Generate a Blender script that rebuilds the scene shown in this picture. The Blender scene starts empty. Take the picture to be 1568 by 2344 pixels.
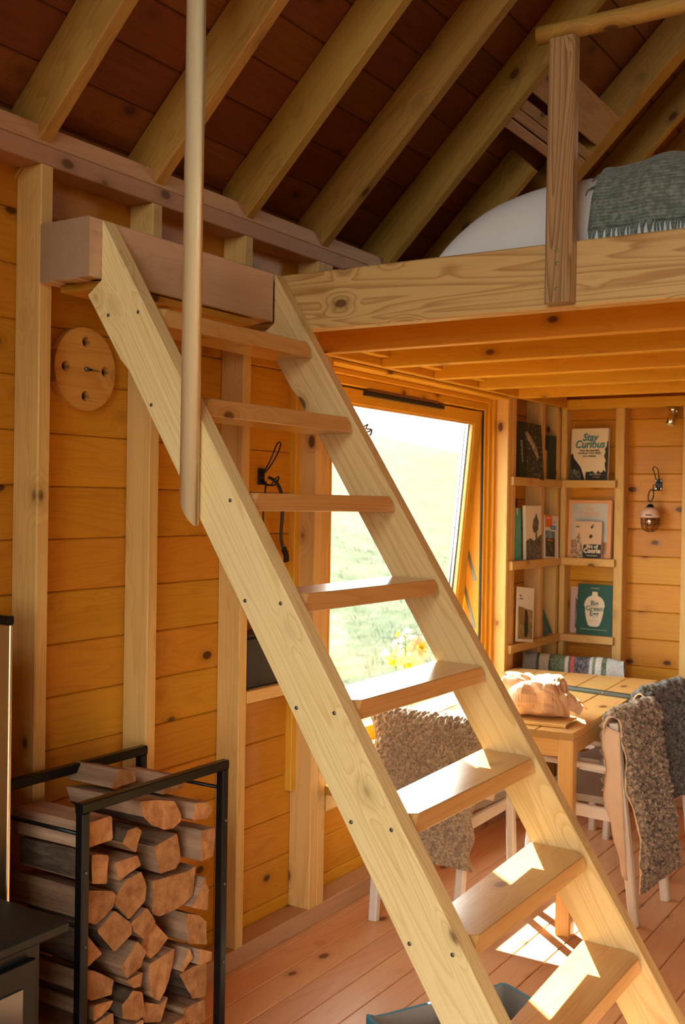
import bpy, math, random
from mathutils import Vector, Matrix, noise
random.seed(7)
sc = bpy.context.scene
COL = sc.collection
PI = math.pi

# ------------------------------------------------------------------ camera
cd = bpy.data.cameras.new('camera')
cam = bpy.data.objects.new('camera', cd); COL.objects.link(cam)
cd.sensor_fit = 'VERTICAL'; cd.sensor_height = 36.0; cd.sensor_width = 24.08
cd.lens = 2516.0 / 2344.0 * 36.0
cd.clip_start = 0.05; cd.clip_end = 400
yaw, pitch, roll = -0.5634021, -0.0079518, 0.0156963
fwd = Vector((math.sin(yaw)*math.cos(pitch), math.cos(yaw)*math.cos(pitch), math.sin(pitch)))
rt = Vector((math.cos(yaw), -math.sin(yaw), 0)); up = rt.cross(fwd)
R_ = rt*math.cos(roll) + up*math.sin(roll); U_ = -rt*math.sin(roll) + up*math.cos(roll)
cam.matrix_world = Matrix(((R_.x, U_.x, -fwd.x, 2.289), (R_.y, U_.y, -fwd.y, 0.0), (R_.z, U_.z, -fwd.z, 1.6), (0, 0, 0, 1)))
cd.dof.use_dof = True; cd.dof.focus_distance = 3.2; cd.dof.aperture_fstop = 5.6
sc.camera = cam

# ------------------------------------------------------------------ light
SUN, SKY, EXPO = 56.0, 12.5, 0.0
wd = bpy.data.worlds.new('sky'); sc.world = wd; wd.use_nodes = True
bg = wd.node_tree.nodes['Background']
bg.inputs[0].default_value = (1.0, 0.965, 0.90, 1); bg.inputs[1].default_value = SKY
sl = bpy.data.lights.new('sun', 'SUN'); so = bpy.data.objects.new('sun', sl); COL.objects.link(so)
sl.energy = SUN; sl.angle = math.radians(0.5); sl.color = (1.0, 0.95, 0.86)
so.rotation_euler = Vector((0.265, -0.222, -0.215)).to_track_quat('-Z', 'Y').to_euler()
def portal(loc, sx, sy, d):
    l = bpy.data.lights.new('portal', 'AREA'); l.shape = 'RECTANGLE'; l.size = sx; l.size_y = sy
    l.cycles.is_portal = True
    o = bpy.data.objects.new('portal', l); COL.objects.link(o); o.location = loc
    o.rotation_euler = Vector(d).to_track_quat('-Z', 'Y').to_euler()
portal((-0.34, 4.32, 1.32), 1.6, 1.70, (1, 0, 0))
portal((3.02, -1.95, 1.15), 2.2, 2.1, (0, 1, 0))
portal((2.1, -1.95, 3.2), 1.9, 1.5, (0, 1, 0))
portal((2.35, 6.16, 2.95), .85, .75, (0, -1, 0))
sc.view_settings.view_transform = 'Standard'; sc.view_settings.look = 'None'
sc.view_settings.gamma = 1.0; sc.view_settings.use_curve_mapping = False
sc.view_settings.exposure = EXPO
sc.cycles.use_denoising = True
sc.cycles.max_bounces = 10; sc.cycles.diffuse_bounces = 6; sc.cycles.transparent_max_bounces = 12
sc.cycles.caustics_reflective = False; sc.cycles.caustics_refractive = False
sc.cycles.sample_clamp_indirect = 6.0

# ------------------------------------------------------------------ helpers
W = {}
def tag(o, label=None, cat=None, group=None, kind=None):
    if label: o['label'] = label
    if cat: o['category'] = cat
    if group: o['group'] = group
    if kind: o['kind'] = kind
    return o
def put(o, M, parent=None):
    if parent is not None:
        o.parent = parent; o.matrix_basis = W[parent.name].inverted() @ M
    else:
        o.matrix_basis = M
    W[o.name] = M.copy(); COL.objects.link(o); return o
def thing(name, label=None, cat=None, loc=(0, 0, 0), rz=0.0, group=None, kind=None, M=None):
    o = bpy.data.objects.new(name, None); o.empty_display_size = 0.1
    return tag(put(o, M or (Matrix.Translation(loc) @ Matrix.Rotation(rz, 4, 'Z'))), label, cat, group, kind)
def mesh(name, vs, fs, mat, smooth=False, mi=None):
    m = bpy.data.meshes.new(name); m.from_pydata([tuple(v) for v in vs], [], fs)
    for k in (mat if isinstance(mat, (list, tuple)) else [mat]): m.materials.append(k)
    if mi: m.polygons.foreach_set('material_index', mi)
    if smooth: m.polygons.foreach_set('use_smooth', [True]*len(m.polygons))
    m.update(); return m
def ob(name, m, M=None, parent=None):
    if M is None: M = W[parent.name].copy() if parent is not None else Matrix()
    return put(bpy.data.objects.new(name, m), M, parent)
def frame(o, x, y, z):
    x = Vector(x); y = Vector(y); z = Vector(z)
    return Matrix(((x.x, y.x, z.x, o[0]), (x.y, y.y, z.y, o[1]), (x.z, y.z, z.z, o[2]), (0, 0, 0, 1)))
CACHE = {}
def bar_mesh(L, w, t, c, mat):
    key = (round(L, 4), round(w, 4), round(t, 4), c, mat.name)
    if key in CACHE: return CACHE[key]
    a, b = w/2, t/2; c = min(c, a*.45, b*.45)
    pr = [(-a+c, -b), (a-c, -b), (a, -b+c), (a, b-c), (a-c, b), (-a+c, b), (-a, b-c), (-a, -b+c)]
    vs = [(0, p[0], p[1]) for p in pr] + [(L, p[0], p[1]) for p in pr]
    fs = [(i, (i+1) % 8, 8+(i+1) % 8, 8+i)[::-1] for i in range(8)] + [tuple(range(8)), tuple(range(15, 7, -1))]
    m = mesh('bar', vs, [f[::-1] for f in fs], mat); CACHE[key] = m; return m
def beam(name, a, b, w, t, mat, parent=None, side=(0, 1, 0), c=.003):
    a = Vector(a); b = Vector(b); x = (b-a); L = x.length; x.normalize()
    s = Vector(side); y = (s - x*s.dot(x)).normalized(); z = x.cross(y)
    return ob(name, bar_mesh(L, w, t, c, mat), frame(a, x, y, z), parent)
def abox(name, x0, x1, y0, y1, z0, z1, ax, mat, parent=None, c=.003):
    cx, cy, cz = (x0+x1)/2, (y0+y1)/2, (z0+z1)/2
    if ax == 'x': return beam(name, (x0, cy, cz), (x1, cy, cz), y1-y0, z1-z0, mat, parent, (0, 1, 0), c)
    if ax == 'y': return beam(name, (cx, y0, cz), (cx, y1, cz), x1-x0, z1-z0, mat, parent, (1, 0, 0), c)
    return beam(name, (cx, cy, z0), (cx, cy, z1), x1-x0, y1-y0, mat, parent, (1, 0, 0), c)
def lathe(name, prof, mat, M=None, parent=None, n=24, smooth=True):
    vs, fs = [], []
    for r, z in prof:
        for i in range(n): a = 2*PI*i/n; vs.append((r*math.cos(a), r*math.sin(a), z))
    for j in range(len(prof)-1):
        for i in range(n): fs.append((j*n+i, j*n+(i+1) % n, (j+1)*n+(i+1) % n, (j+1)*n+i))
    fs.append(tuple(range(n-1, -1, -1))); fs.append(tuple((len(prof)-1)*n+i for i in range(n)))
    m = mesh(name, vs, fs, mat, smooth); return ob(name, m, M, parent)
def rod_data(pts, r, n=8):
    pts = [Vector(p) for p in pts]; vs, fs = [], []; prev = None
    for i, p in enumerate(pts):
        d = (pts[min(i+1, len(pts)-1)] - pts[max(i-1, 0)]).normalized()
        if prev is None: prev = d.orthogonal().normalized()
        u = (prev - d*prev.dot(d)).normalized(); v = d.cross(u); prev = u
        rr = r[i] if isinstance(r, (list, tuple)) else r
        for k in range(n): a = 2*PI*k/n; vs.append(p + u*rr*math.cos(a) + v*rr*math.sin(a))
    for i in range(len(pts)-1):
        for k in range(n): fs.append((i*n+k, i*n+(k+1) % n, (i+1)*n+(k+1) % n, (i+1)*n+k))
    fs.append(tuple(range(n-1, -1, -1))); fs.append(tuple((len(pts)-1)*n+k for k in range(n)))
    return vs, fs
def rod(name, pts, r, mat, parent=None, n=8, M=None):
    """pts in world space unless M given"""
    vs, fs = rod_data(pts, r, n)
    if M is None:
        M = Matrix.Translation(Vector(pts[0])); vs = [v - Vector(pts[0]) for v in vs]
    return ob(name, mesh(name, vs, fs, mat, True), M, parent)
def spline(pts, n=8):
    P = [Vector(p) for p in pts]; out = []
    for i in range(len(P)-1):
        p0, p1, p2, p3 = P[max(i-1, 0)], P[i], P[i+1], P[min(i+2, len(P)-1)]
        for k in range(n):
            t = k/n; out.append(.5*((2*p1) + (p2-p0)*t + (2*p0-5*p1+4*p2-p3)*t*t + (3*p1-p0-3*p2+p3)*t**3))
    out.append(P[-1]); return out
def flat(name, pts, M, mat, parent, z=.0008, t=.0006):
    """thin printed shape (flat in the real thing too)"""
    n = len(pts); vs = [(p[0], p[1], z) for p in pts] + [(p[0], p[1], z-t) for p in pts]
    fs = [tuple(range(n)), tuple(range(2*n-1, n-1, -1))] + [(i, n+i, n+(i+1) % n, (i+1) % n) for i in range(n)]
    return ob(name, mesh(name, vs, fs, mat), M, parent)
def text(name, body, size, M, mat, parent, x, y, z=.0012, shear=0, sx=1.0, bold=0.0, align='CENTER'):
    cu = bpy.data.curves.new(name, 'FONT'); cu.body = body; cu.size = size; cu.align_x = align
    cu.shear = shear; cu.offset = bold; cu.extrude = .0003; cu.space_line = .86; cu.materials.append(mat); cu.resolution_u = 3
    return ob(name, cu, M @ Matrix.Translation((x, y, z)) @ Matrix.Diagonal((sx, 1, 1, 1)), parent)
def grid(nu, nv, f):
    vs = [f(i/(nu-1), j/(nv-1)) for j in range(nv) for i in range(nu)]
    fs = [(j*nu+i, j*nu+i+1, (j+1)*nu+i+1, (j+1)*nu+i) for j in range(nv-1) for i in range(nu-1)]
    return vs, fs
def dup(root):
    c = root.copy(); COL.objects.link(c)
    for ch in list(root.children):
        d = ch.copy(); COL.objects.link(d); d.parent = c
        for g in list(ch.children):
            e = g.copy(); COL.objects.link(e); e.parent = d
    return c
def nz(x, y, z=0.0, s=1.0): return noise.noise(Vector((x*s, y*s, z*s)))

# ------------------------------------------------------------------ materials
class NT:
    def __init__(s, name):
        s.m = bpy.data.materials.new(name); s.m.use_nodes = True; s.t = s.m.node_tree
        s.b = s.t.nodes['Principled BSDF']; s.out = s.t.nodes['Material Output']
    def n(s, k, **kw):
        o = s.t.nodes.new(k)
        for a, v in kw.items(): setattr(o, a, v)
        return o
    def l(s, a, b): s.t.links.new(a, b)
    def math(s, op, a, b=None, c=None):
        o = s.n('ShaderNodeMath', operation=op)
        for i, v in enumerate((a, b, c)):
            if v is None: continue
            if isinstance(v, (int, float)): o.inputs[i].default_value = v
            else: s.l(v, o.inputs[i])
        return o.outputs[0]
    def mix(s, f, a, b, bt='MIX'):
        o = s.n('ShaderNodeMix', data_type='RGBA', blend_type=bt)
        for i, v in ((0, f), (6, a), (7, b)):
            if isinstance(v, (int, float)): o.inputs[i].default_value = v
            elif isinstance(v, tuple): o.inputs[i].default_value = (*v[:3], 1)
            else: s.l(v, o.inputs[i])
        return o.outputs[2]
    def ramp(s, v, a, b):
        o = s.n('ShaderNodeMapRange', interpolation_type='SMOOTHSTEP'); s.l(v, o.inputs[0])
        o.inputs[1].default_value = a; o.inputs[2].default_value = b; return o.outputs[0]
    def coords(s, scale, rnd=True, kind='Object'):
        tc = s.n('ShaderNodeTexCoord'); v = tc.outputs[kind]
        if rnd:
            oi = s.n('ShaderNodeObjectInfo'); mu = s.n('ShaderNodeVectorMath', operation='MULTIPLY_ADD')
            cb = s.n('ShaderNodeCombineXYZ'); s.l(oi.outputs['Random'], cb.inputs[0])
            s.l(s.math('MULTIPLY', oi.outputs['Random'], 3.7), cb.inputs[1]); s.l(s.math('MULTIPLY', oi.outputs['Random'], 7.3), cb.inputs[2])
            s.l(cb.outputs[0], mu.inputs[0]); mu.inputs[1].default_value = (23, 31, 17); s.l(v, mu.inputs[2]); v = mu.outputs[0]
            s.rand = oi.outputs['Random']
        s.base = v
        return s.scaled(scale)
    def scaled(s, scale):
        mp = s.n('ShaderNodeVectorMath', operation='MULTIPLY'); s.l(s.base, mp.inputs[0]); mp.inputs[1].default_value = scale
        return mp.outputs[0]
    def noise(s, v, scale, detail=3, rough=.5, dist=0.0):
        o = s.n('ShaderNodeTexNoise'); s.l(v, o.inputs['Vector']); o.inputs['Scale'].default_value = scale
        o.inputs['Detail'].default_value = detail; o.inputs['Roughness'].default_value = rough; o.inputs['Distortion'].default_value = dist
        return o.outputs['Fac']
    def bump(s, h, st, d=.002):
        o = s.n('ShaderNodeBump'); s.l(h, o.inputs['Height']); o.inputs['Strength'].default_value = st; o.inputs['Distance'].default_value = d
        s.l(o.outputs[0], s.b.inputs['Normal'])

def pine(name, light, dark, knot=(.10, .035, .012), rough=.5, spread=.16, rings=.75, knots=1.0, coat=0.0, knr=.135):
    q = NT(name)
    v = q.coords((.45, 7.0, 7.0))
    vo = q.n('ShaderNodeTexVoronoi', feature='F1'); q.l(q.scaled((4.6, 7.6, 7.6)), vo.inputs['Vector']); vo.inputs['Scale'].default_value = 1.0
    d = vo.outputs['Distance']
    gate = q.math('LESS_THAN', q.n_sep(vo.outputs['Color']), .80*knots)
    swirl = q.math('MULTIPLY', q.ramp(d, .42, .05), gate)
    ph = q.math('ADD', q.math('MULTIPLY', q.noise(v, 1.0, 2.5, .5, .5), 19.0), q.math('MULTIPLY', swirl, 2.4))
    tri = q.math('FRACT', ph); band = q.math('MULTIPLY', q.math('POWER', tri, 2.6), q.ramp(tri, 1.0, .86))
    fib = q.noise(q.scaled((5, 190, 190)), 1.0, 2, .6)
    mott = q.noise(q.scaled((1.1, 5, 5)), 1.0, 3, .6)
    f = q.math('ADD', q.math('MULTIPLY', band, rings), q.math('MULTIPLY', q.math('SUBTRACT', fib, .5), .7))
    f = q.math('ADD', f, q.math('MULTIPLY', q.math('SUBTRACT', mott, .5), .8)); f.node.use_clamp = True
    col = q.mix(f, light, dark)
    tn = q.n('ShaderNodeTexCoord'); sp_ = q.n('ShaderNodeSeparateXYZ'); q.l(tn.outputs['Normal'], sp_.inputs[0])
    col = q.mix(q.math('MULTIPLY', q.math('GREATER_THAN', q.math('ABSOLUTE', sp_.outputs[0]), .92), .62), col, tuple(c*.42 for c in dark))
    hv = q.n('ShaderNodeHueSaturation'); q.l(col, hv.inputs['Color'])
    q.l(q.math('ADD', 1.0-spread*.55, q.math('MULTIPLY', q.rand, spread)), hv.inputs['Value'])
    q.l(q.math('ADD', .494, q.math('MULTIPLY', q.math('FRACT', q.math('MULTIPLY', q.rand, 7.13)), .012)), hv.inputs['Hue'])
    halo = q.math('MULTIPLY', q.math('MULTIPLY', q.ramp(d, .30, .08), gate), .45)
    col = q.mix(halo, hv.outputs[0], tuple(c*.62 for c in dark))
    kn = q.math('MULTIPLY', q.math('MULTIPLY', q.ramp(d, knr, knr*.62), gate), .92)
    col = q.mix(kn, col, knot)
    q.l(col, q.b.inputs['Base Color']); q.b.inputs['Roughness'].default_value = rough
    q.b.inputs['Specular IOR Level'].default_value = .35
    if coat: q.b.inputs['Coat Weight'].default_value = coat; q.b.inputs['Coat Roughness'].default_value = .22
    q.bump(q.math('ADD', fib, q.math('MULTIPLY', band, .6)), .12, .001)
    return q.m
def n_sep(self, c):
    o = self.n('ShaderNodeSeparateColor'); self.l(c, o.inputs[0]); return o.outputs[0]
NT.n_sep = n_sep
def plain(name, col, rough=.5, metal=0.0, var=.12, vs=40.0, bump=0.0, spec=.5, rnd=True, coat=0.0):
    q = NT(name); v = q.coords((1, 1, 1), rnd)
    nn = q.noise(v, vs, 3, .6)
    q.l(q.mix(q.math('MULTIPLY', nn, 1.0), tuple(c*(1-var) for c in col), tuple(min(1, c*(1+var)) for c in col)), q.b.inputs['Base Color'])
    q.b.inputs['Roughness'].default_value = rough; q.b.inputs['Metallic'].default_value = metal
    q.b.inputs['Specular IOR Level'].default_value = spec
    if coat: q.b.inputs['Coat Weight'].default_value = coat
    if bump: q.bump(nn, bump)
    return q.m
def glass(name, tint=(1, 1, 1), refl=1.0):
    q = NT(name); q.t.nodes.remove(q.b)
    tr = q.n('ShaderNodeBsdfTransparent'); tr.inputs[0].default_value = (*tint, 1)
    gl = q.n('ShaderNodeBsdfGlossy'); gl.inputs['Roughness'].default_value = .02
    ge = q.n('ShaderNodeNewGeometry'); dt = q.n('ShaderNodeVectorMath', operation='DOT_PRODUCT')
    q.l(ge.outputs['Incoming'], dt.inputs[0]); q.l(ge.outputs['Normal'], dt.inputs[1])
    sch = q.math('POWER', q.math('SUBTRACT', 1.0, q.math('MINIMUM', q.math('ABSOLUTE', dt.outputs['Value']), 1.0)), 5.0)
    fr = q.math('MULTIPLY_ADD', sch, .96, .04)
    mx = q.n('ShaderNodeMixShader'); q.l(q.math('MINIMUM', q.math('MULTIPLY', fr, refl*.5), 1.0), mx.inputs[0])
    q.l(tr.outputs[0], mx.inputs[1]); q.l(gl.outputs[0], mx.inputs[2]); q.l(mx.outputs[0], q.out.inputs[0])
    return q.m

M_clad = pine('honey_pine_cladding', (.56, .248, .017), (.40, .142, .006), (.055, .014, .003), .42, .18, .6)
M_stud = pine('pale_pine_stud', (.66, .43, .155), (.48, .265, .065), (.10, .035, .012), .55, .18, .6)
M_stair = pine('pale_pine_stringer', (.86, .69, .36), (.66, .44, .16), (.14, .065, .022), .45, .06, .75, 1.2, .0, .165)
M_strfar_shaded = pine('shaded_pine_far_stringer', (.74, .57, .27), (.54, .345, .115), (.12, .055, .02), .45, .06, .75, .8, .15)  # same pine as the near stringer, its shade painted in as a darker tone
M_pole = pine('pole_pine', (.90, .76, .44), (.78, .60, .28), (.18, .09, .04), .45, .04, .4, .5, .2)
M_tread = pine('satin_pine_tread', (.64, .37, .13), (.48, .235, .06), (.16, .06, .02), .32, .10, .65, .8, .9)
M_loft = pine('loft_beam_pine', (.62, .41, .165), (.36, .165, .04), (.13, .055, .015), .5, .08, 1.05, .8)
M_joist = pine('joist_pine', (.64, .335, .032), (.50, .215, .012), (.13, .04, .008), .5, .12, .5)
M_raft = pine('rafter_pine', (.46, .265, .055), (.27, .125, .018), (.10, .035, .01), .55, .14, .6)
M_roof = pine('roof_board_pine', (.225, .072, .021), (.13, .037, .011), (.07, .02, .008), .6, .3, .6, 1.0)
M_plate = pine('wall_plate_pine', (.50, .295, .165), (.37, .19, .09), (.13, .05, .02), .6, .14, .5)
M_floor = pine('floor_pine', (.70, .385, .21), (.56, .27, .125), (.15, .05, .02), .42, .14, .5, .8, .2)
M_table = pine('table_pine', (.66, .40, .14), (.52, .26, .065), (.13, .05, .015), .4, .08, .5, .5, .25)
M_aged = pine('aged_post_pine', (.44, .26, .12), (.17, .08, .03), (.09, .04, .015), .35, .05, 1.1, .9, .4)
M_header = pine('header_pine', (.64, .45, .29), (.50, .31, .17), (.14, .06, .03), .55, .08, .6)
M_grey = pine('weathered_trimmer_pine', (.50, .31, .17), (.34, .18, .085), (.12, .05, .02), .65, .2, .7)
M_sheath = plain('sheathing', (.35, .22, .12), .8)
M_black = plain('black_steel', (.012, .012, .012), .38, .6, .3, 60, .05)
M_stove = plain('black_cast_iron', (.011, .013, .014), .5, .3, .25, 90, .15)
M_dark = plain('dark_hole', (.05, .028, .012), .9)
M_screw = plain('dull_steel', (.20, .19, .16), .45, .8)
M_chrome = plain('chrome', (.75, .74, .72), .12, 1.0, .05)
M_brass = plain('bronze_wire', (.30, .16, .07), .4, .9)
M_white = plain('white_paint', (.78, .76, .72), .5, 0, .05)
M_chairw = plain('whitewashed_wood', (.66, .60, .55), .5, 0, .08, 30)
M_seat = plain('grey_brown_seat', (.30, .25, .21), .6, 0, .1)
M_rubber = plain('black_gasket', (.02, .02, .02), .7)
M_alu = plain('aluminium_spacer', (.72, .73, .75), .3, .8, .05)
M_glass = glass('window_glass', (.97, .985, .97), .8)
M_smoke = glass('smoked_lantern_glass', (.86, .76, .70), 2.5)
M_page = plain('paper_pages', (.78, .70, .56), .8, 0, .1, 300)

def wool(name, a, b, s=120):
    q = NT(name); v = q.coords((1, 1, 1), False)
    vo = q.n('ShaderNodeTexVoronoi', feature='F1'); q.l(v, vo.inputs['Vector']); vo.inputs['Scale'].default_value = s
    nn = q.noise(v, 34, 4, .7); f = q.math('ADD', q.math('MULTIPLY', nn, .75), q.math('MULTIPLY', q.n_sep(vo.outputs['Color']), .38))
    q.l(q.mix(q.ramp(f, .28, .85), a, b), q.b.inputs['Base Color']); q.b.inputs['Roughness'].default_value = .9
    q.b.inputs['Specular IOR Level'].default_value = .15
    q.b.inputs['Sheen Weight'].default_value = .35
    q.bump(q.noise(v, 220, 2, .6), .5, .004); return q.m
M_woolbrown = wool('brown_grey_fleece', (.07, .05, .037), (.44, .335, .24))
M_woolgrey = wool('charcoal_grey_fleece', (.03, .031, .031), (.21, .195, .18))
M_wooltan = wool('tan_fleece', (.22, .15, .098), (.46, .335, .23), 150)
M_hide = plain('fleece_hide', (.64, .46, .32), .75, 0, .1, 25, .2)
M_duvet = plain('white_cotton', (.80, .80, .81), .85, 0, .03, 12, .15, .2)

# ------------------------------------------------------------------ setting : ground outside
def hillz(x, y):
    d = max(0.0, -x); t = max(0.0, d-6.0)
    h = -.62 + .14*t*t/(t+12) + .05*t*t/60 + .04*nz(x, y, 0, .35) + .5*nz(x, y, 3, .04)*min(1, d/20)
    return h + min(1, d/40)*.03*(y-22)
M_grass = NT('hill_grass'); q = M_grass; v = q.coords((1, 1, 1), False)
g1 = q.noise(v, .8, 4, .7); g2 = q.noise(v, 4.0, 4, .75); g3 = q.noise(v, 40, 2, .6)
c = q.mix(q.ramp(q.math('ADD', q.math('MULTIPLY', g1, .5), q.math('MULTIPLY', g2, .5)), .40, .60), (.016, .031, .006), (.053, .055, .030))
c = q.mix(q.ramp(q.math('ADD', q.math('MULTIPLY', g2, .6), q.math('MULTIPLY', g3, .4)), .60, .70), c, (.068, .061, .043))
q.l(c, q.b.inputs['Base Color']); q.b.inputs['Roughness'].default_value = .95; q.b.inputs['Specular IOR Level'].default_value = .1
q.bump(q.math('ADD', g2, g3), .8, .08); M_grass = q.m
def hf(u, v_):
    x = -.35 - 118*u**1.8; y = -30 + 120*v_; return (x, y, hillz(x, y))
vs, fs = grid(110, 130, hf)
hill = tag(ob('hill', mesh('hill', vs, [f[::-1] for f in fs], M_grass, True)), kind='structure', label='sunlit grassy hillside outside the window')
gv = [(-.35, -30, -.62), (60, -30, -.62), (60, 90, -.62), (-.35, 90, -.62)]
tag(ob('lawn', mesh('lawn', gv, [(0, 1, 2, 3)], M_grass)), kind='structure', label='flat grass round the cabin')
# grass tufts on the near slope
vs, fs = [], []
for k in range(2600):
    x = -5-random.random()**1.6*30; y = 3.5 + random.random()*20 + (-x)*.55; z = hillz(x, y); hgt = .10+.22*random.random()
    for b in range(7):
        a = random.random()*2*PI; r = .03+.16*random.random(); bx, by = x+r*math.cos(a), y+r*math.sin(a)
        i = len(vs); w = .012
        vs += [(bx-w, by+w, z-.02), (bx+w, by-w, z-.02), (bx+.10*math.cos(a), by+.10*math.sin(a), z+hgt*(.5+.5*random.random()))]
        fs.append((i, i+1, i+2))
M_tuft = plain('tuft_green', (.020, .040, .010), .9, 0, .3, 3)
tag(ob('grass_tufts', mesh('grass_tufts', vs, fs, M_tuft)), label='clumps of longer grass on the hillside outside the window', cat='grass', kind='stuff')

# ------------------------------------------------------------------ setting : floor
floor = thing('floor', kind='structure')
ob('subfloor', mesh('subfloor', [(-.3, -2.0, -.06), (4.5, -2.0, -.06), (4.5, 6.25, -.06), (-.3, 6.25, -.06), (-.3, -2.0, -.023), (4.5, -2.0, -.023), (4.5, 6.25, -.023), (-.3, 6.25, -.023)],
   [(3, 2, 1, 0), (4, 5, 6, 7), (0, 1, 5, 4), (1, 2, 6, 5), (2, 3, 7, 6), (3, 0, 4, 7)], M_sheath), None, floor)
x = .265 - .118*4
while x < 4.3:
    off = random.random()
    for y0, y1 in (((-1.9, 1.2+off), (1.2+off, 6.02)) if random.random() < .0 else ((-1.9, 6.02),)):
        abox('plank', x+.0012, x+.1168, y0, y1, -.022, 0, 'y', M_floor, floor, .0025)
    x += .118

# ------------------------------------------------------------------ setting : left wall
SE = [-.02, .116] + [.116+.152*k for k in range(1, 17)]
def boards_v(parent, mat, place, segs, zmax):
    """horizontal cladding boards; segs(z0,z1) -> list of spans along the wall"""
    for z0, z1 in zip(SE[:-1], SE[1:]):
        z1 = min(z1, zmax)
        if z1-z0 < .02: continue
        for a, b in segs(z0, z1): place(a, b, z0+.0006, z1-.0006)
WY0, WY1, WZ0, WZ1 = 3.53, 5.21, .50, 2.156
wl = thing('wall_left', kind='structure')
def segl(z0, z1):
    if z1 > WZ0+.02 and z0 < WZ1: return ((-1.9, WY0-.05), (WY1+.05, 6.02))
    return ((-1.9, 6.02),)
boards_v(wl, M_clad, lambda a, b, z0, z1: abox('board', -.118, -.097, a, b, z0, z1, 'y', M_clad, wl, .004), segl, 2.62)
for (y0, y1, z0, z1) in ((-2.0, WY0-.02, -.05, 2.75), (WY1+.02, 6.2, -.05, 2.75), (WY0-.02, WY1+.02, -.05, WZ0-.02), (WY0-.02, WY1+.02, WZ1+.02, 2.75)):
    abox('sheathing', -.22, -.118, y0, y1, z0, z1, 'y', M_sheath, wl, .001)
abox('sole_plate', -.097, 0, -1.9, 5.93, 0, .069, 'y', M_plate, wl)
for y0 in [2.0745-.4603*k for k in range(1, 8)] + [2.0745, 2.518, 2.9805]:
    abox('stud', -.097, 0, y0, y0+.0435, .069, 2.505, 'z', M_stud, wl)
for y0, y1 in ((3.43, 3.481), (3.482, 3.53), (5.21, 5.258), (5.2585, 5.304), (5.655, 5.70), (5.885, 5.93)):
    abox('stud', -.097, 0, y0, y1, .069, 2.505, 'z', M_stud, wl)
abox('nogging', -.097, 0, 3.0245, 3.4295, .902, .945, 'y', M_stud, wl)
abox('nogging', -.097, .004, 3.531, 5.209, WZ0-.085, WZ0-.022, 'y', M_stud, wl)
abox('nogging', -.097, 0, 3.531, 5.209, WZ1+.004, WZ1+.10, 'y', M_stud, wl)
abox('wall_plate', -.10, 0, -1.9, 6.02, 2.5055, 2.5585, 'y', M_plate, wl)
abox('wall_plate', -.10, -.004, -1.9, 6.02, 2.5595, 2.612, 'y', M_plate, wl)

# window in the left wall: lining, fixed frame, top-hung sash swung out at the bottom
w1 = thing('window_1', kind='structure', loc=(0, 4.37, WZ0))
abox('sill', -.24, .045, 3.535, 5.205, WZ0-.02, WZ0+.012, 'y', M_joist, w1, .006)
abox('lining', -.09, 0, 3.531, 3.545, WZ0+.012, WZ1, 'z', M_joist, w1, .002)
abox('lining', -.09, 0, 5.195, 5.209, WZ0+.012, WZ1, 'z', M_stud, w1, .002)
abox('lining', -.09, 0, 3.545, 5.195, WZ1-.014, WZ1, 'y', M_joist, w1, .002)
for a, b, x0, x1 in ((5.165, 5.1945, -.20, -.062), (5.135, 5.1645, -.20, -.078), (5.108, 5.1345, -.20, -.088)):
    abox('frame_jamb', x0, x1, a, b, WZ0+.012, WZ1-.015, 'z', M_joist, w1, .003)
abox('frame_jamb', -.20, -.07, 3.4, 3.47, WZ0+.012, WZ1-.015, 'z', M_joist, w1, .003)
for a, b, x0, x1 in ((2.118, WZ1-.015, -.20, -.066), (2.082, 2.1175, -.20, -.085)):
    abox('frame_head', x0, x1, 3.47, 5.107, a, b, 'y', M_joist, w1, .003)
TILT = math.radians(5.3)
def S(x, y, z):   # sash space: z measured down from the hinge line
    return Vector((-.10 + x*math.cos(TILT) - z*math.sin(TILT), y, 2.074 - z*math.cos(TILT) - x*math.sin(TILT)))
def sash_box(name, x0, x1, y0, y1, z0, z1, ax, mat, parent, c=.003):
    cx, cy, cz = (x0+x1)/2, (y0+y1)/2, (z0+z1)/2
    if ax == 'y': return beam(name, S(cx, y0, cz), S(cx, y1, cz), x1-x0, z1-z0, mat, parent, (math.cos(TILT), 0, -math.sin(TILT)), c)
    return beam(name, S(cx, cy, z0), S(cx, cy, z1), x1-x0, y1-y0, mat, parent, (math.cos(TILT), 0, -math.sin(TILT)), c)
sash = sash_box('sash_stile', -.062, 0, 5.027, 5.103, 0, 1.555, 'z', M_joist, w1)
sash_box('sash_stile', -.062, 0, 3.48, 3.555, 0, 1.555, 'z', M_joist, w1)
sash_box('sash_rail', -.062, 0, 3.555, 5.027, 0, .062, 'y', M_joist, w1)
sash_box('sash_rail', -.062, 0, 3.555, 5.027, 1.48, 1.555, 'y', M_joist, w1)
sash_box('glazing_bead', -.024, -.006, 5.014, 5.027, .062, 1.48, 'z', M_stud, w1, .002)
sash_box('glazing_bead', -.024, -.006, 3.555, 5.014, .062, .072, 'y', M_stud, w1, .002)
M_spc = plain('bright_spacer', (.86, .86, .88), .12, 1.0, .02)
for x0, x1, m in ((-.060, -.0505, M_spc), (-.0500, -.0470, M_rubber), (-.0440, -.0320, M_spc), (-.0278, -.0245, M_rubber)):
    sash_box('glass_spacer', x0, x1, 5.0135, 5.0268, .0625, 1.4795, 'z', m, w1, .0005)
sash_box('gasket', -.03, -.022, 3.555, 5.013, .064, .071, 'y', M_rubber, w1, .001)
for xx in (-.030, -.046):
    sash_box('pane', xx-.002, xx+.002, 3.556, 5.012, .063, 1.479, 'y', M_glass, w1, .0005)
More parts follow.
